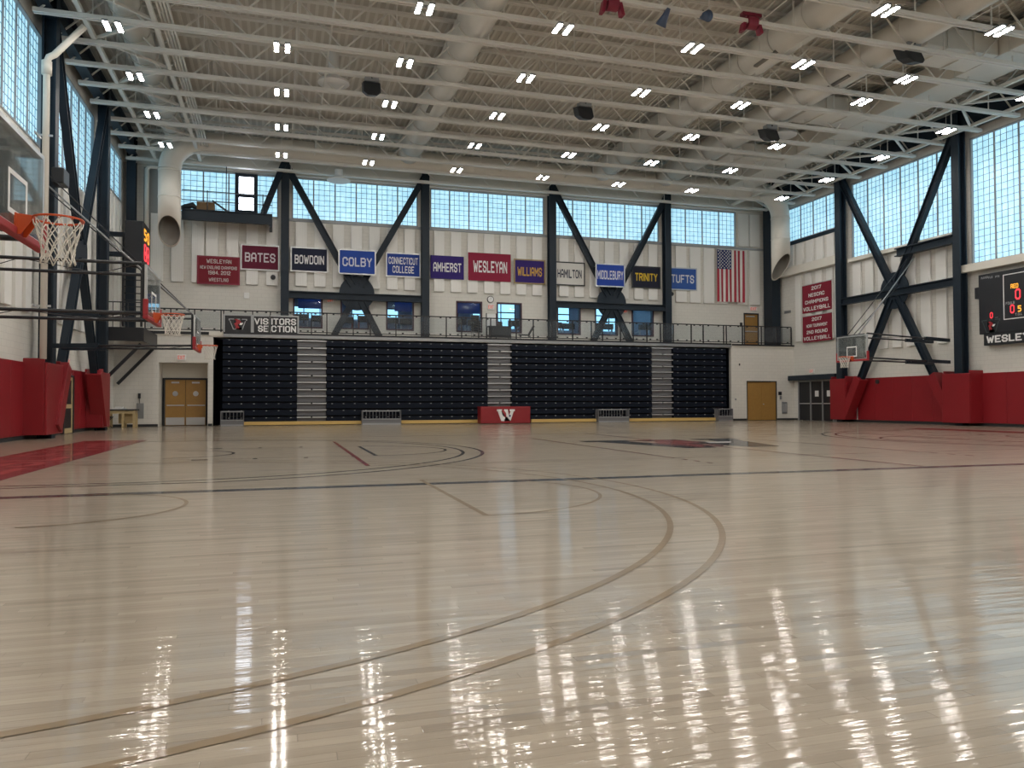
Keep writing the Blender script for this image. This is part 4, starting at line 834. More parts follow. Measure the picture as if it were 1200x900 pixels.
def treadmill(x, y, col, label):
    t = thing('treadmill', label, 'exercise machine', (x, y, zdeck), 'exercise machines behind the balcony windows'); z = zdeck
    b = BM(); box(b, x - .4, x + .4, y - .9, y + .9, z, z + .2); obj('running_deck', b, MT['dark'], t, bev=.03)
    for s in (-1, 1): b = BM(); beam(b, (x + s * .36, y - .6, z + .1), (x + s * .34, y - .75, z + 1.15), .08, .1); obj('upright', b, col, t); b = BM(); beam(b, (x + s * .36, y - .75, z + .95), (x + s * .36, y - .1, z + .9), .05, .05); obj('handrail', b, col, t)
    b = BM(); box(b, x - .42, x + .42, y - .85, y - .65, z + 1.05, z + 1.4); obj('console', b, MT['dark'], t, bev=.03)
    return t
gcol = MT['lgray']
k = 0
for i, w_ in enumerate(up_w):
    for s in (-.45, .55):
        treadmill((w_[0] + w_[1]) / 2 + s + .12, 45.0 + (k % 3) * .4, MT['redp'] if i in (1, 4) else gcol, 'exercise machine %s behind the %s balcony window' % ('at the left' if s < 0 else 'at the right', ORD[i + 1])); k += 1
for i, (a, c, e, f) in enumerate(up_w):
    NW[0] += 1; w = thing('window_%d' % NW[0], 'square dark-framed balcony window, %s from the left' % ORD[i + 1], 'window', ((a + c) / 2, YU, e), kind='structure')
    b = BM(); t_ = .08
    for q in ((a, c, e, e + t_), (a, c, f - t_, f), (a, a + t_, e + t_, f - t_), (c - t_, c, e + t_, f - t_)): box(b, q[0], q[1], YU - .04, YU + .25, q[2], q[3])
    obj('window_frame', b, mat('maroon_frame', (.05, .015, .03), .5), w)
    b = BM(); box(b, a + t_, c - t_, YU + .08, YU + .1, e + t_, f - t_); obj('pane', b, MT['iglass'], w)
b = BM(); 
for i in range(5): box(b, 1.5 + i * 4.8, 3.0 + i * 4.8, 46.4, 46.6, 8.6, 8.66)
solo('room_fill_lights', b, mat('room_fill_lamp', (1, 1, 1), .4, emit=(.9, .95, 1), estr=9), 'row of added fill lamps brightening the fitness room', 'lamp', (12, 46.5, 8.6))  # fill lamps added to brighten the room behind the balcony windows
# ------------------------------------------------------------------ basketball hoops
def hoop(x, y, s, wall, label, tops, pad=MT['redp'], gear=2.0, ends=None):
    """x,y rim centre; s=+1 faces +X; wall = X of its wall; tops = upper ends of the hoist rods"""
    t = thing('basketball_hoop', label, 'basketball hoop', (x, y, 3.05), 'basketball hoops')
    bx = x - s * .38; z0, z1 = 2.9, 3.97
    b = BM(); box(b, bx - s * .02, bx, y - .87, y + .87, z0 + .04, z1 - .04); obj('backboard_glass', b, MT['glass'], t)
    b = BM(); w = .05
    for q in ((y - .915, y + .915, z1 - w, z1), (y - .915, y + .915, z0, z0 + w), (y - .915, y - .915 + w, z0 + w, z1 - w), (y + .915 - w, y + .915, z0 + w, z1 - w)): box(b, bx - s * .045, bx + s * .004, q[0], q[1], q[2], q[3])
    obj('backboard_frame', b, MT['alu'], t)
    b = BM(); w = .05
    for q in ((y - .305, y + .305, 3.5 - w, 3.5), (y - .305, y + .305, 3.05, 3.05 + w), (y - .305, y - .305 + w, 3.05 + w, 3.5 - w), (y + .305 - w, y + .305, 3.05 + w, 3.5 - w)): box(b, bx + s * .001, bx + s * .004, q[0], q[1], q[2], q[3])
    obj('target_square', b, MT['white'], t)
    b = BM(); box(b, bx - s * .07, bx + s * .03, y - .95, y + .95, z0 - .05, z0 + .035)
    for e in (-1, 1): box(b, bx - s * .07, bx + s * .03, y + e * .90, y + e * .955, z0 + .035, z0 + .36)
    obj('edge_padding', b, pad, t, bev=.015)
    b = BM(); n = 36; rr = .235
    pts = [(x + rr * math.cos(2 * PI * k / n), y + rr * math.sin(2 * PI * k / n), 3.05) for k in range(n + 1)]; tube(b, pts, .011, 8)
    rm = obj('rim', b, MT['rim'], t, smooth=True)
    b = BM()
    for k in range(12): a = 2 * PI * (k + .5) / 12; tube(b, [(x + rr * math.cos(a - .08), y + rr * math.sin(a - .08), 3.04), (x + rr * math.cos(a), y + rr * math.sin(a), 3.022), (x + rr * math.cos(a + .08), y + rr * math.sin(a + .08), 3.04)], .004, 5)
    obj('net_hooks', b, MT['rim'], rm)
    b = BM(); prism(b, [(bx, y - .11, 3.075), (bx, y + .11, 3.075), (x - s * .21, y + .07, 3.065), (x - s * .21, y - .07, 3.065)], (0, 0, -.02))
    prism(b, [(bx, y - .1, 3.07), (bx, y - .1, 2.86), (bx + s * .06, y - .1, 2.86), (x - s * .2, y - .1, 3.05)], (0, .012, 0)); prism(b, [(bx, y + .088, 3.07), (bx, y + .088, 2.86), (bx + s * .06, y + .088, 2.86), (x - s * .2, y + .088, 3.05)], (0, .012, 0))
    box(b, bx, bx + s * .02, y - .11, y + .11, 2.86, 3.08); obj('rim_bracket', b, MT['rim'], t)
    b = BM(); N = 12; prof = [(0, .232), (.1, .205), (.2, .175), (.3, .155), (.38, .15), (.45, .165)]
    def rad(h):
        for (a, ra), (c, rc) in zip(prof, prof[1:]):
            if h <= c: return ra + (rc - ra) * (h - a) / (c - a)
        return prof[-1][1]
    for k in range(N):
        for sg in (-1, 1):
            pts = []
            for j in range(13):
                h = .45 * j / 12; a = 2 * PI * (k + .5) / N + sg * (h / .45) * (2 * PI / N) * 2.5; r_ = rad(h) + .005 * math.sin(j * 2.1 + k)
                pts.append((x + r_ * math.cos(a), y + r_ * math.sin(a), 3.03 - h))
            tube(b, pts, .0062, 5)
    obj('net', b, MT['net'], t, smooth=True)
    # rear frame and wall arms
    b = BM(); bk = bx - s * .12
    for e in (-1, 1): tube(b, [(bk, y + e * .6, z0 + .02), (bk, y + e * .6, z1 + .05)], .03, 8); box(b, bk, bx - s * .03, y + e * .6 - .03, y + e * .6 + .03, z0 + .05, z0 + .13); box(b, bk, bx - s * .03, y + e * .6 - .03, y + e * .6 + .03, z1 - .13, z1 - .05)
    tube(b, [(bk, y - .6, z1 + .02), (bk, y + .6, z1 + .02)], .03, 8); tube(b, [(bk, y - .6, z0 + .1), (bk, y + .6, z0 + .1)], .03, 8)
    beam(b, (bk, y, z0), (bk, y, z1), .12, .06); obj('rear_frame', b, MT['black'], t)
    ye = ends or (y - .78, y + .78)
    pe = lambda e, f: (bk + (wall - bk) * f, (y + e * .78) * (1 - f) + ye[0 if e < 0 else 1] * f)
    for e in (-1, 1):
        for z in (z0 + .08, z1 + .04):
            b = BM(); tube(b, [(*pe(e, 0), z), (*pe(e, 1), z)], .035, 8); obj('wall_arm', b, MT['black'], t, smooth=True)
    for z in (z0 + .08, z1 + .04):
        b = BM(); n = 4
        for i in range(n): tube(b, [(*pe(1 if i % 2 else -1, i / n), z), (*pe(-1 if i % 2 else 1, (i + 1) / n), z)], .010, 5)
        obj('cross_wires', b, MT['black'], t)
        fr = gear / abs(wall - bk)
        for e in (-1, 1): b = BM(); beam(b, (*pe(e, 1 - fr), z), (*pe(e, 1), z), .14, .15); obj('wall_bracket', b, MT['steel'], t)
    for i, (dy, P) in enumerate(tops):
        b = BM(); tube(b, [(bk, y + dy, z1 + .05), P], .018 if i else .03, 6); o = obj('hoist_rod', b, MT['gray'] if i == 0 else MT['black'], t, smooth=True)
    return t
hoop(RX, Y1, 1, -7.2, 'nearest left basketball hoop, its net large at the picture edge', [(-.4, (-7.2, Y1 - .4, 9)), (.4, (-7.2, Y1 + .4, 9))])
hoop(RX, YC, 1, -7.2, 'middle basketball hoop on the left wall', [], gear=.3)
hoop(RX, Y3, 1, -7.0, 'small farthest basketball hoop on the left wall, over the double doors', [(-.3, tuple(onX(50, 212, -7.1))), (.4, tuple(onX(52, 200, -7.1))), (.1, tuple(onX(50, 218, -7.1)))], gear=1.4, ends=(27.9, 28.9))
P = onX(1072, 301, 30.2)
hoop(RX2, Y3, -1, 30.2, 'basketball hoop on the right wall before the crossed brace', [(-.3, tuple(P)), (.4, (P.x, P.y + .5, P.z)), (.0, (P.x, P.y + 1.0, P.z - 1.2))], ends=(28.75, 29.7))
hoop(RX2, YC, -1, 30.2, 'main court basketball hoop on the right, outside the picture', [(-.3, (30.2, YC, 8.8))])
# ------------------------------------------------------------------ scoreboards
def seg7(b, c, u, v, h, d='0'): letters(b, d, c, u, v, h * .55, h, 1.1, .012)
X = XR - .35; sy1 = onX(1147, 360, X).y; zt = onX(1150, 322, X).z; zb = onX(1150, 392, X).z; zb2 = onX(1155, 405, X).z
t = thing('scoreboard', 'black electronic scoreboard with red digits on the right wall', 'scoreboard', (X, sy1 - 3, zb))
sy0 = sy1 - 6.4
b = BM(); box(b, X, XR - .05, sy0, sy1, zb, zt); obj('cabinet', b, MT['black'], t, bev=.02)
b = BM(); y_ = onX(1153, 400, X).y; box(b, X, XR - .1, sy0 + .2, y_, zb2, zb - .01); np_ = obj('name_panel', b, MT['black'], t)
b = BM(); Ht = zb - zb2; letters(b, 'WESLEYAN', (X, y_ - .12 - 1.4, (zb + zb2) / 2), (0, -1, 0), (0, 0, 1), 2.75, Ht * .62, 1.5, .012); obj('lettering', b, MT['white'], np_)
b = BM(); box(b, X + .02, XR - .1, sy1, sy1 + .22, onX(1150, 348, X).z - .05, onX(1150, 340, X).z + .15); obj('side_horn', b, MT['black'], t)
ua, va = (0, -1, 0), (0, 0, 1)
y2 = onX(1176, 360, X).y; wtp = onX(1176, 322, X).z; wbt = onX(1176, 375, X).z
b = BM(); 
for (ya, yb_, za, zc_) in ((y2 - 3.2, y2, wtp - .04, wtp), (y2 - 3.2, y2, wbt, wbt + .04), (y2 - .04, y2, wbt + .04, wtp - .04), (y2 - 3.2, y2 - 3.16, wbt + .04, wtp - .04)): box(b, X - .01, X + .01, ya, yb_, za, zc_)
obj('score_frame', b, MT['white'], t)
def at_(x, y): p = onX(x, y, X); return (X, p.y, p.z)
b = BM(); seg7(b, at_(1162, 369.5), ua, va, .27); seg7(b, at_(1193, 344.5), ua, va, .47); seg7(b, at_(1186.5, 362), ua, va, .38); obj('red_digits', b, MT['ledr'], t)
b = BM(); letters(b, 'RED', at_(1189, 335), ua, va, .36, .2, 1.3, .012); letters(b, '5', at_(1195, 361.5), ua, va, .16, .27, 1.3, .012); obj('amber_digits', b, MT['ledy'], t)
for cp in (('FOULS', 1184, 355, .42, .12), ('T.O.L', 1194, 368, .34, .11), ('PLAYER', 1154, 325.5, .36, .09), ('FLS', 1161, 325, .2, .09), ('PTS', 1169, 324, .2, .09), ('-', 1168, 372, .16, .06)): b = BM(); letters(b, cp[0], at_(cp[1], cp[2]), ua, va, cp[3], cp[4], 1.2, .012); obj('caption', b, MT['chalk'], t)
c = at_(1161.5, 382); b = BM(); wshape(b, c, ua, va, .47, .012); obj('emblem_letter', b, mat('emblem_green_gray', (.05, .07, .07), .5), t)
b = BM(); wshape(b, c, ua, va, .41, .015); obj('emblem_fill', b, MT['black'], t); b = BM(); poly(b, BIRD, c, ua, va, .4, .018); obj('emblem_bird', b, MT['redp'], t); b = BM(); poly(b, BEAK, c, ua, va, .5, .022); obj('emblem_beak', b, MT['white'], t)
# left scoreboard on its bracket
X = -5.95; t = thing('side_scoreboard', 'black display with amber and red digits beside the left down-duct', 'scoreboard', (X, 38.7, 7.6))
ya, yb_ = 37.8, 39.6; zt, zb = onX(172, 267, X).z, onX(172, 312, X).z
b = BM(); box(b, X - .75, X, ya, yb_, zb, zt + .1); obj('cabinet', b, MT['black'], t, bev=.02)
b = BM(); box(b, XL + .1, X - .75, 38.2, 38.4, zb + .3, zb + .5); box(b, XL + .1, X - .75, 39.0, 39.2, zt - .4, zt - .2); obj('bracket', b, MT['steel'], t)
b = BM(); letters(b, '5:0', (X, 38.7, zt - .45), (0, 1, 0), (0, 0, 1), 1.4, .55, 1.4, .012); obj('amber_digits', b, MT['ledy'], t)
b = BM(); letters(b, '00', (X, 38.7, zt - 1.1), (0, 1, 0), (0, 0, 1), 1.4, .5, 1.4, .012); letters(b, '00', (X, 38.7, zb + .35), (0, 1, 0), (0, 0, 1), 1.4, .45, 1.4, .012); obj('red_digits', b, MT['ledr'], t)
# ------------------------------------------------------------------ ladder, platforms, downpipe
t = thing('ladder_platform', 'black steel landing with ladder at the left end of the balcony', 'platform', (-6.5, 38, (zdeck - .22)))
pxa, pxb, pya, pyb = -7.3, onY(167, 390, 37).x, 37.0, 41.0
b = BM(); box(b, pxa, pxb, pya, pyb, (zdeck - .22) - .08, (zdeck - .22)); obj('landing', b, MT['black'], t)
b = BM(); box(b, pxa, pxb, pya - .05, pya, (zdeck - .22) - .6, (zdeck - .22) + .0); obj('front_fascia', b, MT['black'], t); b = BM(); box(b, pxb, pxb + .05, pya, pyb - .1, (zdeck - .22) - .6, (zdeck - .22) + .0); obj('side_fascia', b, MT['black'], t)
for y in (pya + .3, pyb - .4): b = BM(); beam(b, (pxb - .1, y, (zdeck - .22) - .7), (XL + .25, y, (zdeck - .22) - 2.4), .1, .14); obj('support_strut', b, MT['black'], t)
for z in ((zdeck - .22) + .6, (zdeck - .22) + 1.1): b = BM(); tube(b, [(pxa, pya, z), (pxb, pya, z)], .025, 6); obj('handrail', b, MT['black'], t)
for x in [pxa + .3 * k for k in range(6)]:
    if x < pxb: b = BM(); tube(b, [(x, pya, (zdeck - .22)), (x, pya, (zdeck - .22) + 1.1)], .018, 5); obj('baluster', b, MT['black'], t)
lxa, lxb = onY(144.5, 350, 39).x, onY(166, 350, 39).x
ld = thing('wall_ladder', 'black vertical ladder rising above the landing on the left', 'ladder', (lxa, 39, zdeck))
for x in (lxa, lxb): b = BM(); beam(b, (x, 39, zdeck), (x, 39, 9.0), .09, .14); obj('ladder_rail', b, MT['black'], ld)
for k in range(13): b = BM(); z = zdeck + .3 + k * .31; tube(b, [(lxa, 39, z), (lxb, 39, z)], .025, 6); obj('rung', b, MT['black'], ld)
# storage platform at upper left
sp_ = thing('storage_platform', 'dark steel storage platform with pipe railing, upper left', 'platform', (-2, 42, 10.9))
sx0, sx1 = onY(213, 255, 41.9).x, onY(319, 262, 41.9).x
b = BM(); ibeam(b, (sx0, 41.9, 10.72), (sx1, 41.9, 10.72), .2, .56, .05); obj('front_beam', b, MT['steel'], sp_)
b = BM(); box(b, sx0, sx1, 42.0, YU - .02, 10.88, 10.98); obj('floor_plate', b, MT['steel'], sp_)
b = BM(); box(b, sx1 - .15, sx1, 41.85, YU - .02, 10.3, 11.0); obj('end_beam', b, MT['steel'], sp_)
for z in (11.45, 11.95): b = BM(); tube(b, [(sx0, 41.85, z), (sx1, 41.85, z)], .025, 6); obj('handrail', b, MT['black'], sp_)
for xp in (243, 265, 308): x = onY(xp, 240, 41.85).x; b = BM(); tube(b, [(x, 41.85, 10.9), (x, 41.85, 13.3 if xp == 265 else 12.0)], .025, 6); obj('post', b, MT['black'], sp_)
x = onY(241, 245, 42.3).x; b = BM(); box(b, x - .42, x + .42, 42.2, 42.8, 10.98, 11.5); solo('cardboard_box', b, MT['box'], 'brown cardboard box on the storage platform', 'box', (x, 42.5, 10.98), bev=.01)
x = onY(222, 245, 42.3).x; b = BM(); tube(b, [(x - .6, 42.3, 11.05), (x - .2, 42.3, 11.2), (x + .15, 42.3, 11.3), (x + .45, 42.3, 11.08)], [.06, .14, .16, .05], 8); solo('equipment_bag', b, MT['black'], 'black bag lying left of the cardboard box on the platform', 'bag', (x, 42.3, 11), smooth=True)
x = onY(256, 246, 42.3).x; b = BM(); beam(b, (x - .3, 42.3, 11.6), (x + .5, 42.3, 11.05), .12, .08); box(b, x - .1, x + .9, 42.2, 42.5, 10.98, 11.08); solo('folded_stand', b, MT['black'], 'black folded stand leaning right of the cardboard box', 'stand', (x, 42.3, 11))
# dark louvered panel and pipes in left corner
b = BM(); box(b, onY(168, 220, 43.0).x, onY(187, 220, 43.0).x, 43.1, 43.19, 9.6, 13.3); solo('access_panel', b, mat('panel_gray', (.30, .31, .30), .6), 'grey wall panel left of the left down-duct', 'panel', (-6, 43, 9.6))
b = BM(); xx = -6.6; tube(b, [(-5.7, 42.9, 13.3), (xx + .15, 42.9, 13.3), (xx, 42.9, 13.15), (xx, 42.9, 9.4)], .11, 10)
for z_ in (9.9, 12.4): box(b, xx - .05, xx + .05, 42.95, YU, z_, z_ + .06)
solo('corner_pipe', b, MT['duct'], 'cream bent pipe in the far left corner beside the down-duct', 'pipe', (xx, 42.3, 9), smooth=True)
# white downpipe on the left wall
dx = -7.0; t = thing('downpipe', 'white downpipe bending up to the roof on the left wall', 'pipe', (dx, 27.6, 0))
dy_ = onX(52, 300, dx).y
p1 = onX(53, 66, dx); 
b = BM(); tube(b, [(dx, dy_, 2.5), (dx, dy_, p1.z - .1), (dx + .06, dy_, p1.z + .06), (dx + .2, dy_ + .03, p1.z + .16), tuple(onY(99, 31, dy_ + .1))], .10, 12); obj('pipe', b, MT['trimw'], t, smooth=True)
b = BM(); tube(b, [(dx, dy_, p1.z - .5), (dx, dy_, p1.z - .08)], .15, 12); obj('coupling', b, MT['trimw'], t, smooth=True)
for z in (9.4, 4.1): b = BM(); box(b, dx - .25, dx + .2, dy_ - .05, dy_ - .02, z, z + .06); box(b, dx - .25, dx - .2, dy_ - .3, dy_ + .3, z, z + .06); obj('pipe_strap', b, MT['lgray'], t)
b = BM(); box(b, -7.25, -6.75, 28.5, 28.9, 8.1, 8.6); p = onX(66, 208, -7.0)
b.free(); b = BM(); box(b, -7.05, -6.7, p.y - .35, p.y + .35, p.z - .25, p.z + .25); solo('hoist_motor', b, MT['black'], 'black hoist motor on the left column', 'motor', (-7, p.y, p.z), bev=.03)
# ------------------------------------------------------------------ scorer's table
t = thing('scorers_table', 'red skirted scorer table with white W emblem before the bleachers', 'table', (12, 39.6, 0))
tx0, tx1 = onY(563.5, 486, 39.4).x, onY(621.5, 486, 39.4).x; ht = onY(590, 477, 39.4).z
b = BM(); box(b, tx0, tx1, 39.4, 39.46, .03, ht); obj('front_skirt', b, MT['red'], t, bev=.02); b = BM(); box(b, tx0 - .0, tx0 + .05, 39.46, 40.1, .03, ht); obj('side_skirt', b, MT['red'], t); b = BM(); box(b, tx1 - .05, tx1, 39.46, 40.1, .03, ht); obj('side_skirt', b, MT['red'], t)
b = BM(); box(b, tx0 - .02, tx1 + .02, 39.42, 40.15, ht, ht + .03); obj('tabletop', b, MT['red'], t)
c = onY(592.8, 486.5, 39.4); b = BM(); wshape(b, (c.x, 39.4, c.z), (1, 0, 0), (0, 0, 1), .50, .008); em = obj('emblem_letter', b, MT['white'], t)
b = BM(); poly(b, [(-.5, .5), (-.2, .5), (.1, .1), (.0, -.1), (.16, -.3), (0, -.22), (-.12, -.2), (-.2, .1)], (c.x, 39.4, c.z), (1, 0, 0), (0, 0, 1), .5, .012); obj('emblem_bird', b, MT['redp'], em)
b = BM(); poly(b, [(.0, .18), (.3, .24), (.2, .05), (.05, .02)], (c.x, 39.4, c.z), (1, 0, 0), (0, 0, 1), .5, .016); obj('emblem_beak', b, MT['white'], em)
b = BM(); disc(b, (c.x + .22, 39.388, c.z - .04), .055, (0, 1, 0), .006, 10); obj('emblem_eye', b, MT['flagb'], em)
# ------------------------------------------------------------------ far left corner: table, folding chairs
tx = onY(140, 485, 39.3).x; t = thing('wooden_table', 'small pale wooden table in the far left corner', 'table', (tx, 39.5, 0))
b = BM(); box(b, tx - .62, tx + .72, 39.2, 40.0, .80, .86); obj('tabletop', b, MT['dark'], t); b = BM(); box(b, tx - .5, tx + .66, 39.25, 39.95, .66, .8); obj('apron', b, MT['tanwood'], t)
for x in (tx - .45, tx + .15, tx + .62):
    for y in (39.3, 39.9): b = BM(); box(b, x - .05, x + .05, y - .05, y + .05, 0, .66); obj('leg', b, MT['tanwood'], t)
b = BM(); box(b, tx - .1, tx + .6, 39.6, 39.66, .2, .66); obj('back_panel', b, MT['tanwood'], t)
b = BM(); box(b, tx - .28, tx + .2, 39.4, 39.8, .86, .93); box(b, tx - .22, tx + .1, 39.45, 39.75, .93, .98); solo('paper_stack', b, MT['white'], 'white stack of papers on the wooden table', 'papers', (tx, 39.6, .86), bev=.005)
t = thing('folding_stool', 'black folding stool before the wooden table', 'stool', (tx - .45, 38.7, 0)); 
for s in (-1, 1): b = BM(); tube(b, [(tx - .75, 38.7 + s * .2, 0), (tx - .2, 38.7 + s * .2, .5)], .018, 6); obj('leg', b, MT['black'], t); b = BM(); tube(b, [(tx - .2, 38.7 + s * .2, 0), (tx - .75, 38.7 + s * .2, .5)], .018, 6); obj('leg', b, MT['black'], t)
b = BM(); box(b, tx - .76, tx - .18, 38.45, 38.95, .5, .54); obj('seat', b, MT['black'], t)
# ------------------------------------------------------------------ small wall items
def wallbox(name, x0, x1, y0, y1, Y, m, label, cat, d=.06, sub=None, grp=None):
    a = onY(x0, (y0 + y1) / 2, Y); c = onY(x1, (y0 + y1) / 2, Y); zt = onY((x0 + x1) / 2, y0, Y).z; zb = onY((x0 + x1) / 2, y1, Y).z
    t = thing(name, label, cat, ((a.x + c.x) / 2, Y, zb), grp); b = BM(); box(b, a.x, c.x, Y - d, Y, zb, zt); obj('case', b, m, t, bev=.008)
    return t, (a.x, c.x, zb, zt, Y - d)
for (x0, x1, y0, y1, Y, l) in ((207.5, 218, 415.5, 422.5, YW, 'above the double-door recess'), (383, 391, 347.5, 355, YU, 'right of the first balcony window'), (571, 579, 356.5, 363, YU, 'under the wall clock'), (728, 735.5, 361, 367.5, YU, 'beside the second crossed brace'), (878, 886.5, 359.5, 364.5, YU, 'above the balcony door')):
    t, q = wallbox('exit_sign', x0, x1, y0, y1, Y, MT['white'], 'lit exit sign ' + l, 'exit sign', .07, grp='exit signs'); b = BM(); letters(b, 'EXIT', ((q[0] + q[1]) / 2, q[4], (q[2] + q[3]) / 2), (1, 0, 0), (0, 0, 1), (q[1] - q[0]) * .8, (q[3] - q[2]) * .65, 1.3, .008); obj('lettering', b, MT['lred'], t)
for X_, xx, yy, l, s in ((XR, 952, 435, 'over the black entrance doors', -1), (XL, 78, 424, 'over the left wall door', 1)):
    p = onX(xx, yy, X_); t = thing('exit_sign', 'lit exit sign ' + l, 'exit sign', (X_, p.y, p.z), 'exit signs'); b = BM(); box(b, X_, X_ + s * .07, p.y - .2, p.y + .2, p.z - .12, p.z + .12); obj('case', b, MT['white'], t)
    b = BM(); letters(b, 'EXIT', (X_ + s * .07, p.y, p.z), (0, s, 0), (0, 0, 1), .32, .16, 1.3, .008); obj('lettering', b, MT['lred'], t)
c = onY(574.5, 351, YU); t = thing('wall_clock', 'round white wall clock between two balcony windows', 'clock', (c.x, YU, c.z)); b = BM(); disc(b, (c.x, YU - .04, c.z), .2, (0, 1, 0), .07, 24); obj('rim', b, MT['dark'], t); b = BM(); disc(b, (c.x, YU - .08, c.z), .165, (0, 1, 0), .012, 24); obj('face', b, MT['white'], t)
b = BM(); beam(b, (c.x, YU - .092, c.z), (c.x + .02, YU - .092, c.z + .13), .012, .006); beam(b, (c.x, YU - .092, c.z), (c.x - .08, YU - .092, c.z - .02), .014, .006); obj('hands', b, MT['black'], t)
for x, y, l in ((320, 325, 'under the BATES banner'), (787, 344.5, 'under the TUFTS banner')):
    c = onY(x, y, YU - .15); b = BM(); disc(b, c, .13, (0, 1, 0), .12, 16); solo('wall_speaker', b, MT['dark'], 'small round dark wall speaker ' + l, 'speaker', c, 'small wall speakers')
wallbox('alarm_box', 286, 292, 343, 350, YU, MT['white'], 'small white alarm box below the BATES banner', 'alarm box')
wallbox('fire_extinguisher_cabinet', 160, 168.5, 472.5, 490.5, YW, MT['gray'], 'grey recessed cabinet left of the double doors', 'cabinet', .04)
t, q = wallbox('wall_phone', 162, 165, 461, 467, YW, MT['black'], 'black wall phone above the grey cabinet', 'phone'); b = BM(); tube(b, [((q[0] + q[1]) / 2, YW - .03, q[2]), ((q[0] + q[1]) / 2 + .02, YW - .03, q[2] - .25)], .015, 6); obj('cord', b, MT['black'], t)
t, q = wallbox('fountain_cabinet', 916, 922, 471, 484.5, YW, MT['gray'], 'grey cabinet right of the storage door', 'cabinet', .05)
b = BM(); box(b, q[0] + .06, q[1] - .06, YW - .09, YW - .05, q[2] + .1, q[3] - .1); obj('inner_plate', b, MT['lgray'], t)
wallbox('card_reader', 912, 915.5, 459, 463, YW, MT['black'], 'small black box right of the storage door', 'control box'); wallbox('push_plate', 913.5, 916, 464, 468, YW, MT['gray'], 'small grey plate under the black box', 'plate', .03)
wallbox('door_plate', 867, 870, 378, 383, YU, MT['dark'], 'small dark plaque left of the balcony door', 'plaque', .02)
wallbox('wall_outlet', 865.8, 867.2, 426, 428.5, YW, MT['dark'], 'tiny dark wall fitting above the storage door, left', 'outlet', .03); wallbox('wall_outlet', 861, 863, 467, 469, YW, MT['gray'], 'tiny grey outlet between bleachers and storage door', 'outlet', .03)
p = onX(1028.5, 446, 30.7); b = BM(); disc(b, (30.68, p.y, 2.2), .11, (1, 0, 0), .08, 14); solo('floor_light_cap', b, MT['dark'], 'small dark fitting near the top of the right padding', 'fitting', (30.68, p.y, 2.2))
p = onX(1111, 487, 30.7); b = BM(); disc(b, (30.68, p.y, p.z), .1, (1, 0, 0), .08, 14); solo('outlet_cover', b, MT['gray'], 'small round outlet low in the right padding', 'outlet', (30.68, p.y, p.z))
b = BM(); box(b, 30.25, 30.6, dY0 - .1, dY0 + .25, 0, .85); b.free(); p = onX(981, 485, 30.3); b = BM(); tube(b, [(30.45, p.y + .25, 0), (30.45, p.y + .25, .7)], .2, 14); solo('trash_bin', b, MT['gray'], 'small grey bin beside the black entrance doors', 'bin', (30.45, p.y, 0), smooth=False)
p = onX(921, 366, XR); b = BM(); box(b, XR - .05, XR, p.y - .5, p.y + .1, p.z - .08, p.z + .08); solo('wall_vent', b, MT['gray'], 'small grey vent on the wall left of the volleyball banners', 'vent', (XR, p.y, p.z))
# ------------------------------------------------------------------ balcony furniture
Yq = 42.0
xa, xc_ = onY(553, 385, Yq).x, onY(563, 385, Yq).x
for k in range(5):
    t = thing('stacked_chair', 'black chair in the balcony stack, %s from the bottom' % ORD[k + 1], 'chair', ((xa + xc_) / 2, Yq, zdeck + .14 * k), 'black chairs stacked on the balcony'); z = zdeck + .14 * k
    b = BM(); box(b, xa, xc_, Yq - .22, Yq + .22, z + .42, z + .46); obj('seat', b, MT['black'], t)
    b = BM(); box(b, xa, xc_, Yq + .2, Yq + .24, z + .5, z + .85); obj('backrest', b, MT['black'], t)
    for x in (xa + .03, xc_ - .03):
        for y in (Yq - .2, Yq + .2): b = BM(); tube(b, [(x, y, z), (x, y, z + .43)], .012, 5); obj('leg', b, MT['gray'], t)
x0_, x1_ = onY(571, 385, 41.8).x, onY(598, 385, 41.8).x; t = thing('balcony_table', 'black draped table on the balcony by the clock', 'table', ((x0_ + x1_) / 2, 41.8, zdeck))
b = BM(); box(b, x0_, x1_, 41.5, 42.1, zdeck + .72, zdeck + .76); obj('tabletop', b, MT['black'], t); b = BM(); box(b, x0_ + .03, x1_ - .03, 41.53, 41.56, zdeck + .1, zdeck + .72); obj('modesty_panel', b, MT['dark'], t)
for x in (x0_ + .05, x1_ - .05):
    for y in (41.6, 42.0): b = BM(); tube(b, [(x, y, zdeck), (x, y, zdeck + .72)], .02, 6); obj('leg', b, MT['black'], t)
xw0, xw1 = onY(570.5, 375, 42.2).x, onY(582, 375, 42.2).x; t = thing('whiteboard', 'small whiteboard standing behind the balcony table', 'whiteboard', ((xw0 + xw1) / 2, 42.3, zdeck)); b = BM(); box(b, xw0, xw1, 42.28, 42.31, zdeck + .75, zdeck + 1.5); obj('board', b, MT['white'], t)
for x in (xw0, xw1): b = BM(); beam(b, (x, 42.3, zdeck), (x, 42.3, zdeck + 1.55), .05, .05); obj('leg', b, MT['dark'], t)
xe = onY(618, 392, 42).x; t = thing('exercise_bench', 'small black inclined exercise bench on the balcony', 'bench', (xe, 42, zdeck)); b = BM(); box(b, xe - .5, xe + .1, 41.85, 42.15, zdeck + .3, zdeck + .36); obj('seat', b, MT['black'], t); b = BM(); beam(b, (xe + .05, 42, zdeck + .3), (xe + .38, 42, zdeck + .85), .3, .06, (0, 0, 1)); obj('backrest', b, MT['black'], t)
for x in (xe - .42, xe + .2): b = BM(); beam(b, (x, 41.8, zdeck + .02), (x, 42.2, zdeck + .02), .05, .04); beam(b, (x, 42, zdeck), (x, 42, zdeck + .3), .05, .05); obj('leg', b, MT['gray'], t)
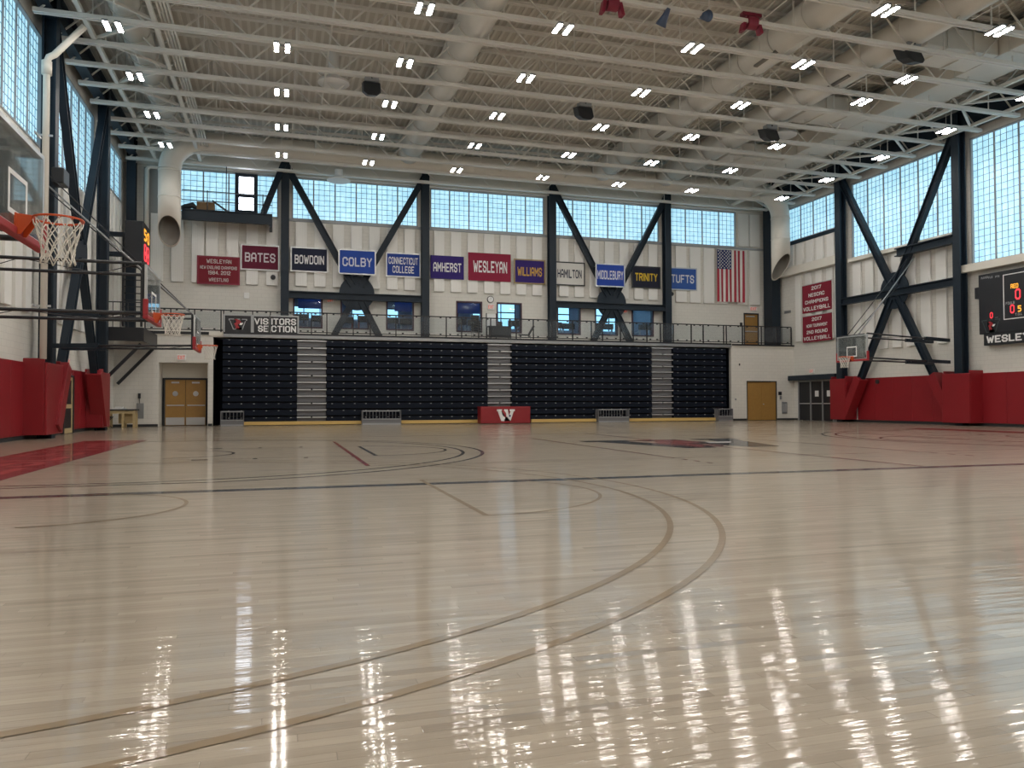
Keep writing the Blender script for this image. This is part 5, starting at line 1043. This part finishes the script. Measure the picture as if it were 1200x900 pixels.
# ------------------------------------------------------------------ hung ceiling items
def hung(px, py, z):
    p = onZ(px, py, z); y = min(jys, key=lambda q: abs(q - p.y)); return onY(px, py, y)
for (x, y, s, l) in ((436, 101, .33, 'left of the hall centre'), (686.5, 130, .33, 'in the middle of the ceiling'), (905, 156, .34, 'toward the right wall'), (1072, 62, .36, 'nearest the right edge, tilted')):
    c = hung(x, y, 13.1); t = thing('hanging_speaker', 'dark loudspeaker hung from the roof ' + l, 'speaker', c, 'hanging loudspeakers'); b = BM()
    prism(b, [(c.x - s, c.y + .1, c.z + .2), (c.x + s, c.y + .1, c.z + .2), (c.x + s, c.y - .1, c.z - .25), (c.x + s * .5, c.y - .2, c.z - .42), (c.x - s * .5, c.y - .2, c.z - .42), (c.x - s, c.y - .1, c.z - .25)], (0, .55, .15)); obj('cabinet', b, MT['blue2'] if 0 else MT['dark'], t, bev=.03)
    b = BM(); box(b, c.x - s * .8, c.x + s * .8, c.y + .0, c.y + .3, c.z + .2, c.z + .38); obj('mounting_yoke', b, MT['gray'], t)
    b = BM(); tube(b, [(c.x, c.y + .0, c.z + .3), (c.x, c.y + .0, max(JB, c.z + .4))], .03, 5); obj('hanger', b, MT['dark'], t)
for (x, y, l) in ((391, 98, 'left of the central duct'), (918, 159, 'right of the round ducts'), (452 - 35, 211, 'low before the far high window')):
    if y > 200: c = Vector(onY(397, 212, 41.6))
    else: c = hung(x, y, 13.9)
    b = BM(); tube(b, [(c.x, c.y, c.z), (c.x, c.y, c.z + .08), (c.x, c.y, c.z + .25), (c.x, c.y, JT + .2 if y < 200 else c.z + .6)], [.62, .6, .22, .2], 24); solo('ceiling_diffuser', b, MT['white'], 'round white air diffuser ' + l, 'air diffuser', c, 'round air diffusers', smooth=False)
for (x, y, l) in ((717, 5, 'at the top edge of the picture'), (880, 27, 'right of the blue lamps')):
    c = hung(x, y, 13.0); t = thing('hoist_winch', 'maroon winch hung from a joist ' + l, 'winch', c, 'maroon winches'); b = BM(); disc(b, c, .21, (1, 0, 0), .34, 18); obj('drum', b, MT['maroon'], t)
    for s in (-1, 1): b = BM(); prism(b, [(c.x + s * .19, c.y - .1, c.z + .1), (c.x + s * .19, c.y + .1, c.z + .1), (c.x + s * .28, c.y + .12, c.z - .33), (c.x + s * .28, c.y - .12, c.z - .33)], (s * .11, 0, 0)); obj('side_foot', b, MT['maroon'], t)
    b = BM(); box(b, c.x - .35, c.x + .35, c.y - .1, c.y + .1, c.z + .2, max(c.z + .3, JB)); obj('mounting_plate', b, MT['maroon'], t)
for (x, y, l) in ((779, 20, 'the left one, pointing away'), (824, 19, 'the right one, seen from its round end')):
    c = hung(x, y, 13.0); t = thing('spotlight', 'small blue spotlight under the joists, ' + l, 'spotlight', c, 'blue spotlights'); e = Vector((-.07, .18, -.24)) if x < 800 else Vector((.04, -.28, -.12))
    b = BM(); tube(b, [c - e * .9, c, c + e * .9], [.06, .11, .18], 16); obj('lamp_can', b, MT['blue2'], t, smooth=True); b = BM(); tube(b, [c, Vector((c.x, c.y, max(JB, c.z + .2)))], .02, 6); obj('hook', b, MT['dark'], t)
